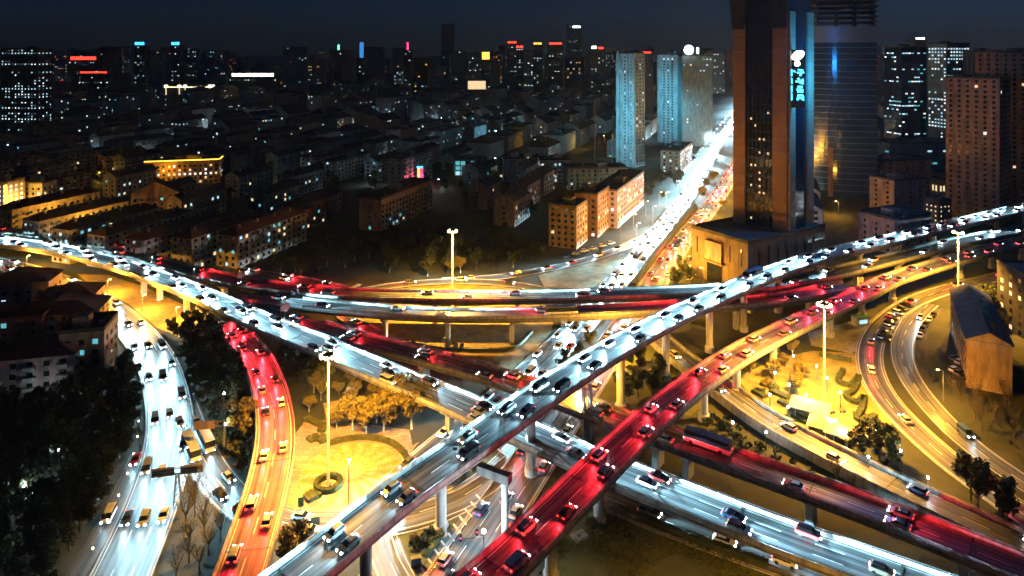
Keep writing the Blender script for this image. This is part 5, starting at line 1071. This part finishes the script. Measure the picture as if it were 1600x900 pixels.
t = MB(); t.rod((0, 0, 0), (0, 0, 5), .12, n=8); t.rod((0, 0, 4.2), (-4.6, 0, 4.4), .07, n=6); t.build('post', 'steel', o)
for x, z in ((-4.6, 4.6), (-1.4, 5.4)): t = MB(); t.box((x, 0, z), (.5, .4, 1.3)); h_ = t.build('signal_head', 'steel_dark', o); t = MB(); t.box((x, -.22, z), (.3, .06, .3)); t.build('signal_lens', 'neon_magenta', h_)
t = MB(); t.lathe([(.05, 5), (.35, 5.1), (.35, 5.5), (.05, 5.7)], n=10); t.build('lamp_lens', 'cool_lamp', o); lamp('signal_lamp', 'POINT', o, (0, 0, 6.4), 9 * KW, COOL, .3)
for i, (x, y, lb) in enumerate(((492, 818, 'pale utility cabinet on the forecourt below the plaza'), (650, 884, 'blue utility box in the shrubs of the traffic island'))):
    gq = P(x, y); o = empty('utility_cabinet', (gq.x, gq.y, 0), R(15)); tag(o, lb, 'cabinet'); t = MB(); t.box((0, 0, .8), (1.9, .8, 1.6)); t.build('body', 'canvas' if i == 0 else 'paint_blue_car', o); t = MB(); t.box((0, 0, 1.66), (2.1, 1, .1)); t.build('lid', 'steel', o); t = MB(); t.box((0, -.42, .8), (.04, .04, 1.4)); t.build('door_seam', 'steel_dark', o)
gq = P(470, 806); o = empty('street_sign', (gq.x, gq.y, 0), R(20)); tag(o, 'green street sign on a thin post below the plaza', 'road sign'); t = MB(); t.rod((0, 0, 0), (0, 0, 4.2), .06, n=6); t.build('post', 'steel', o); t = MB(); t.box((0, -.06, 3), (1.2, .08, 2)); t.build('sign_board', 'sign_green', o)
for i, (x, y, w_, s_) in enumerate(((1266, 652, 8, 1), (1285, 678, 7, 0), (1308, 690, 6, 0))):
    gq = P(x, y); o = empty('park_pavilion', (gq.x, gq.y, 0), R(-32)); tag(o, ['flat white-roofed park pavilion, the highest of the three', 'pyramid-roofed white pavilion in the middle', 'small pyramid-roofed pavilion nearest the low ramp'][i], 'pavilion', 'park pavilions')
    for sx in (-1, 1):
        for sy in (-1, 1): t = MB(); t.rod((sx * w_ * .42, sy * w_ * .36, 0), (sx * w_ * .42, sy * w_ * .36, 3), .12, n=8); t.build('post', 'paint_white', o)
    t = MB()
    if s_: t.box((0, 0, 3.2), (w_ * 1.25, w_ * .9, .35))
    else: t.hexa([(-w_ / 2, -w_ / 2, 3), (w_ / 2, -w_ / 2, 3), (w_ / 2, w_ / 2, 3), (-w_ / 2, w_ / 2, 3)], [(-.1, -.1, 5), (.1, -.1, 5), (.1, .1, 5), (-.1, .1, 5)])
    t.build('roof', 'canvas', o)
gq = P(1344, 508); o = empty('kiosk', (gq.x, gq.y, 0), R(15)); tag(o, 'small green-roofed kiosk in the pale yard', 'kiosk'); t = MB(); t.box((0, 0, 1.6), (5, 3.2, 3.2)); t.build('wall', 'wall_white', o); t = MB(); t.box((0, 0, 3.35), (5.6, 3.8, .3)); t.build('roof', 'rail_green', o); t = MB(); t.box((0, -1.63, 1.8), (3.4, .06, 1.4)); t.build('window', 'win_cool', o)
gq = P(535, 652); o = empty('pump_house', (gq.x, gq.y, 0), R(22)); tag(o, 'low flat-roofed hut among the golden trees', 'hut'); t = MB(); t.box((0, 0, 1.6), (9, 5, 3.2)); t.build('wall', 'wall_orange', o); t = MB(); t.box((0, 0, 3.3), (9.6, 5.6, .25)); t.build('roof', 'paving_ochre', o); t = MB(); t.box((-2, -2.53, 1.4), (1.2, .06, 2.2)); t.build('door', 'steel_dark', o)
# benches of the oval plaza
for k in range(9):
    a = R(-20 + k * 22); o = empty('bench', (hp.x + 8.2 * math.cos(a), hp.y + 7.3 * math.sin(a), .05), a + R(90)); tag(o, 'dark bench on the rim of the yellow oval plaza, %s anticlockwise from the right' % nth(k + 1), 'bench', 'plaza benches')
    t = MB(); t.box((0, 0, .45), (1.6, .5, .08)); t.build('seat', 'steel_dark', o)
    for s in (-1, 1): t = MB(); t.box((s * .6, 0, .2), (.1, .4, .4)); t.build('leg', 'steel_dark', o)
# ------------------------------------------------------------------ night haze over the whole city
hz = MB(); hz.hexa([(-6000, -200, -1), (6000, -200, -1), (6000, 6000, -1), (-6000, 6000, -1)], [(-6000, -200, 260), (6000, -200, 260), (6000, 6000, 260), (-6000, 6000, 260)])
hm = bpy.data.materials.new('haze'); hm.use_nodes = True; ht = hm.node_tree; ht.nodes.clear(); ho = ht.nodes.new('ShaderNodeOutputMaterial'); hv = ht.nodes.new('ShaderNodeVolumePrincipled')
hv.inputs['Color'].default_value = (.55, .78, 1, 1); hv.inputs['Density'].default_value = .0001; hv.inputs['Anisotropy'].default_value = .4; ht.links.new(hv.outputs[0], ho.inputs['Volume']); M['haze'] = hm
tag(hz.build('haze', 'haze', kind='stuff'), 'thin night haze hanging over the whole city', 'haze')
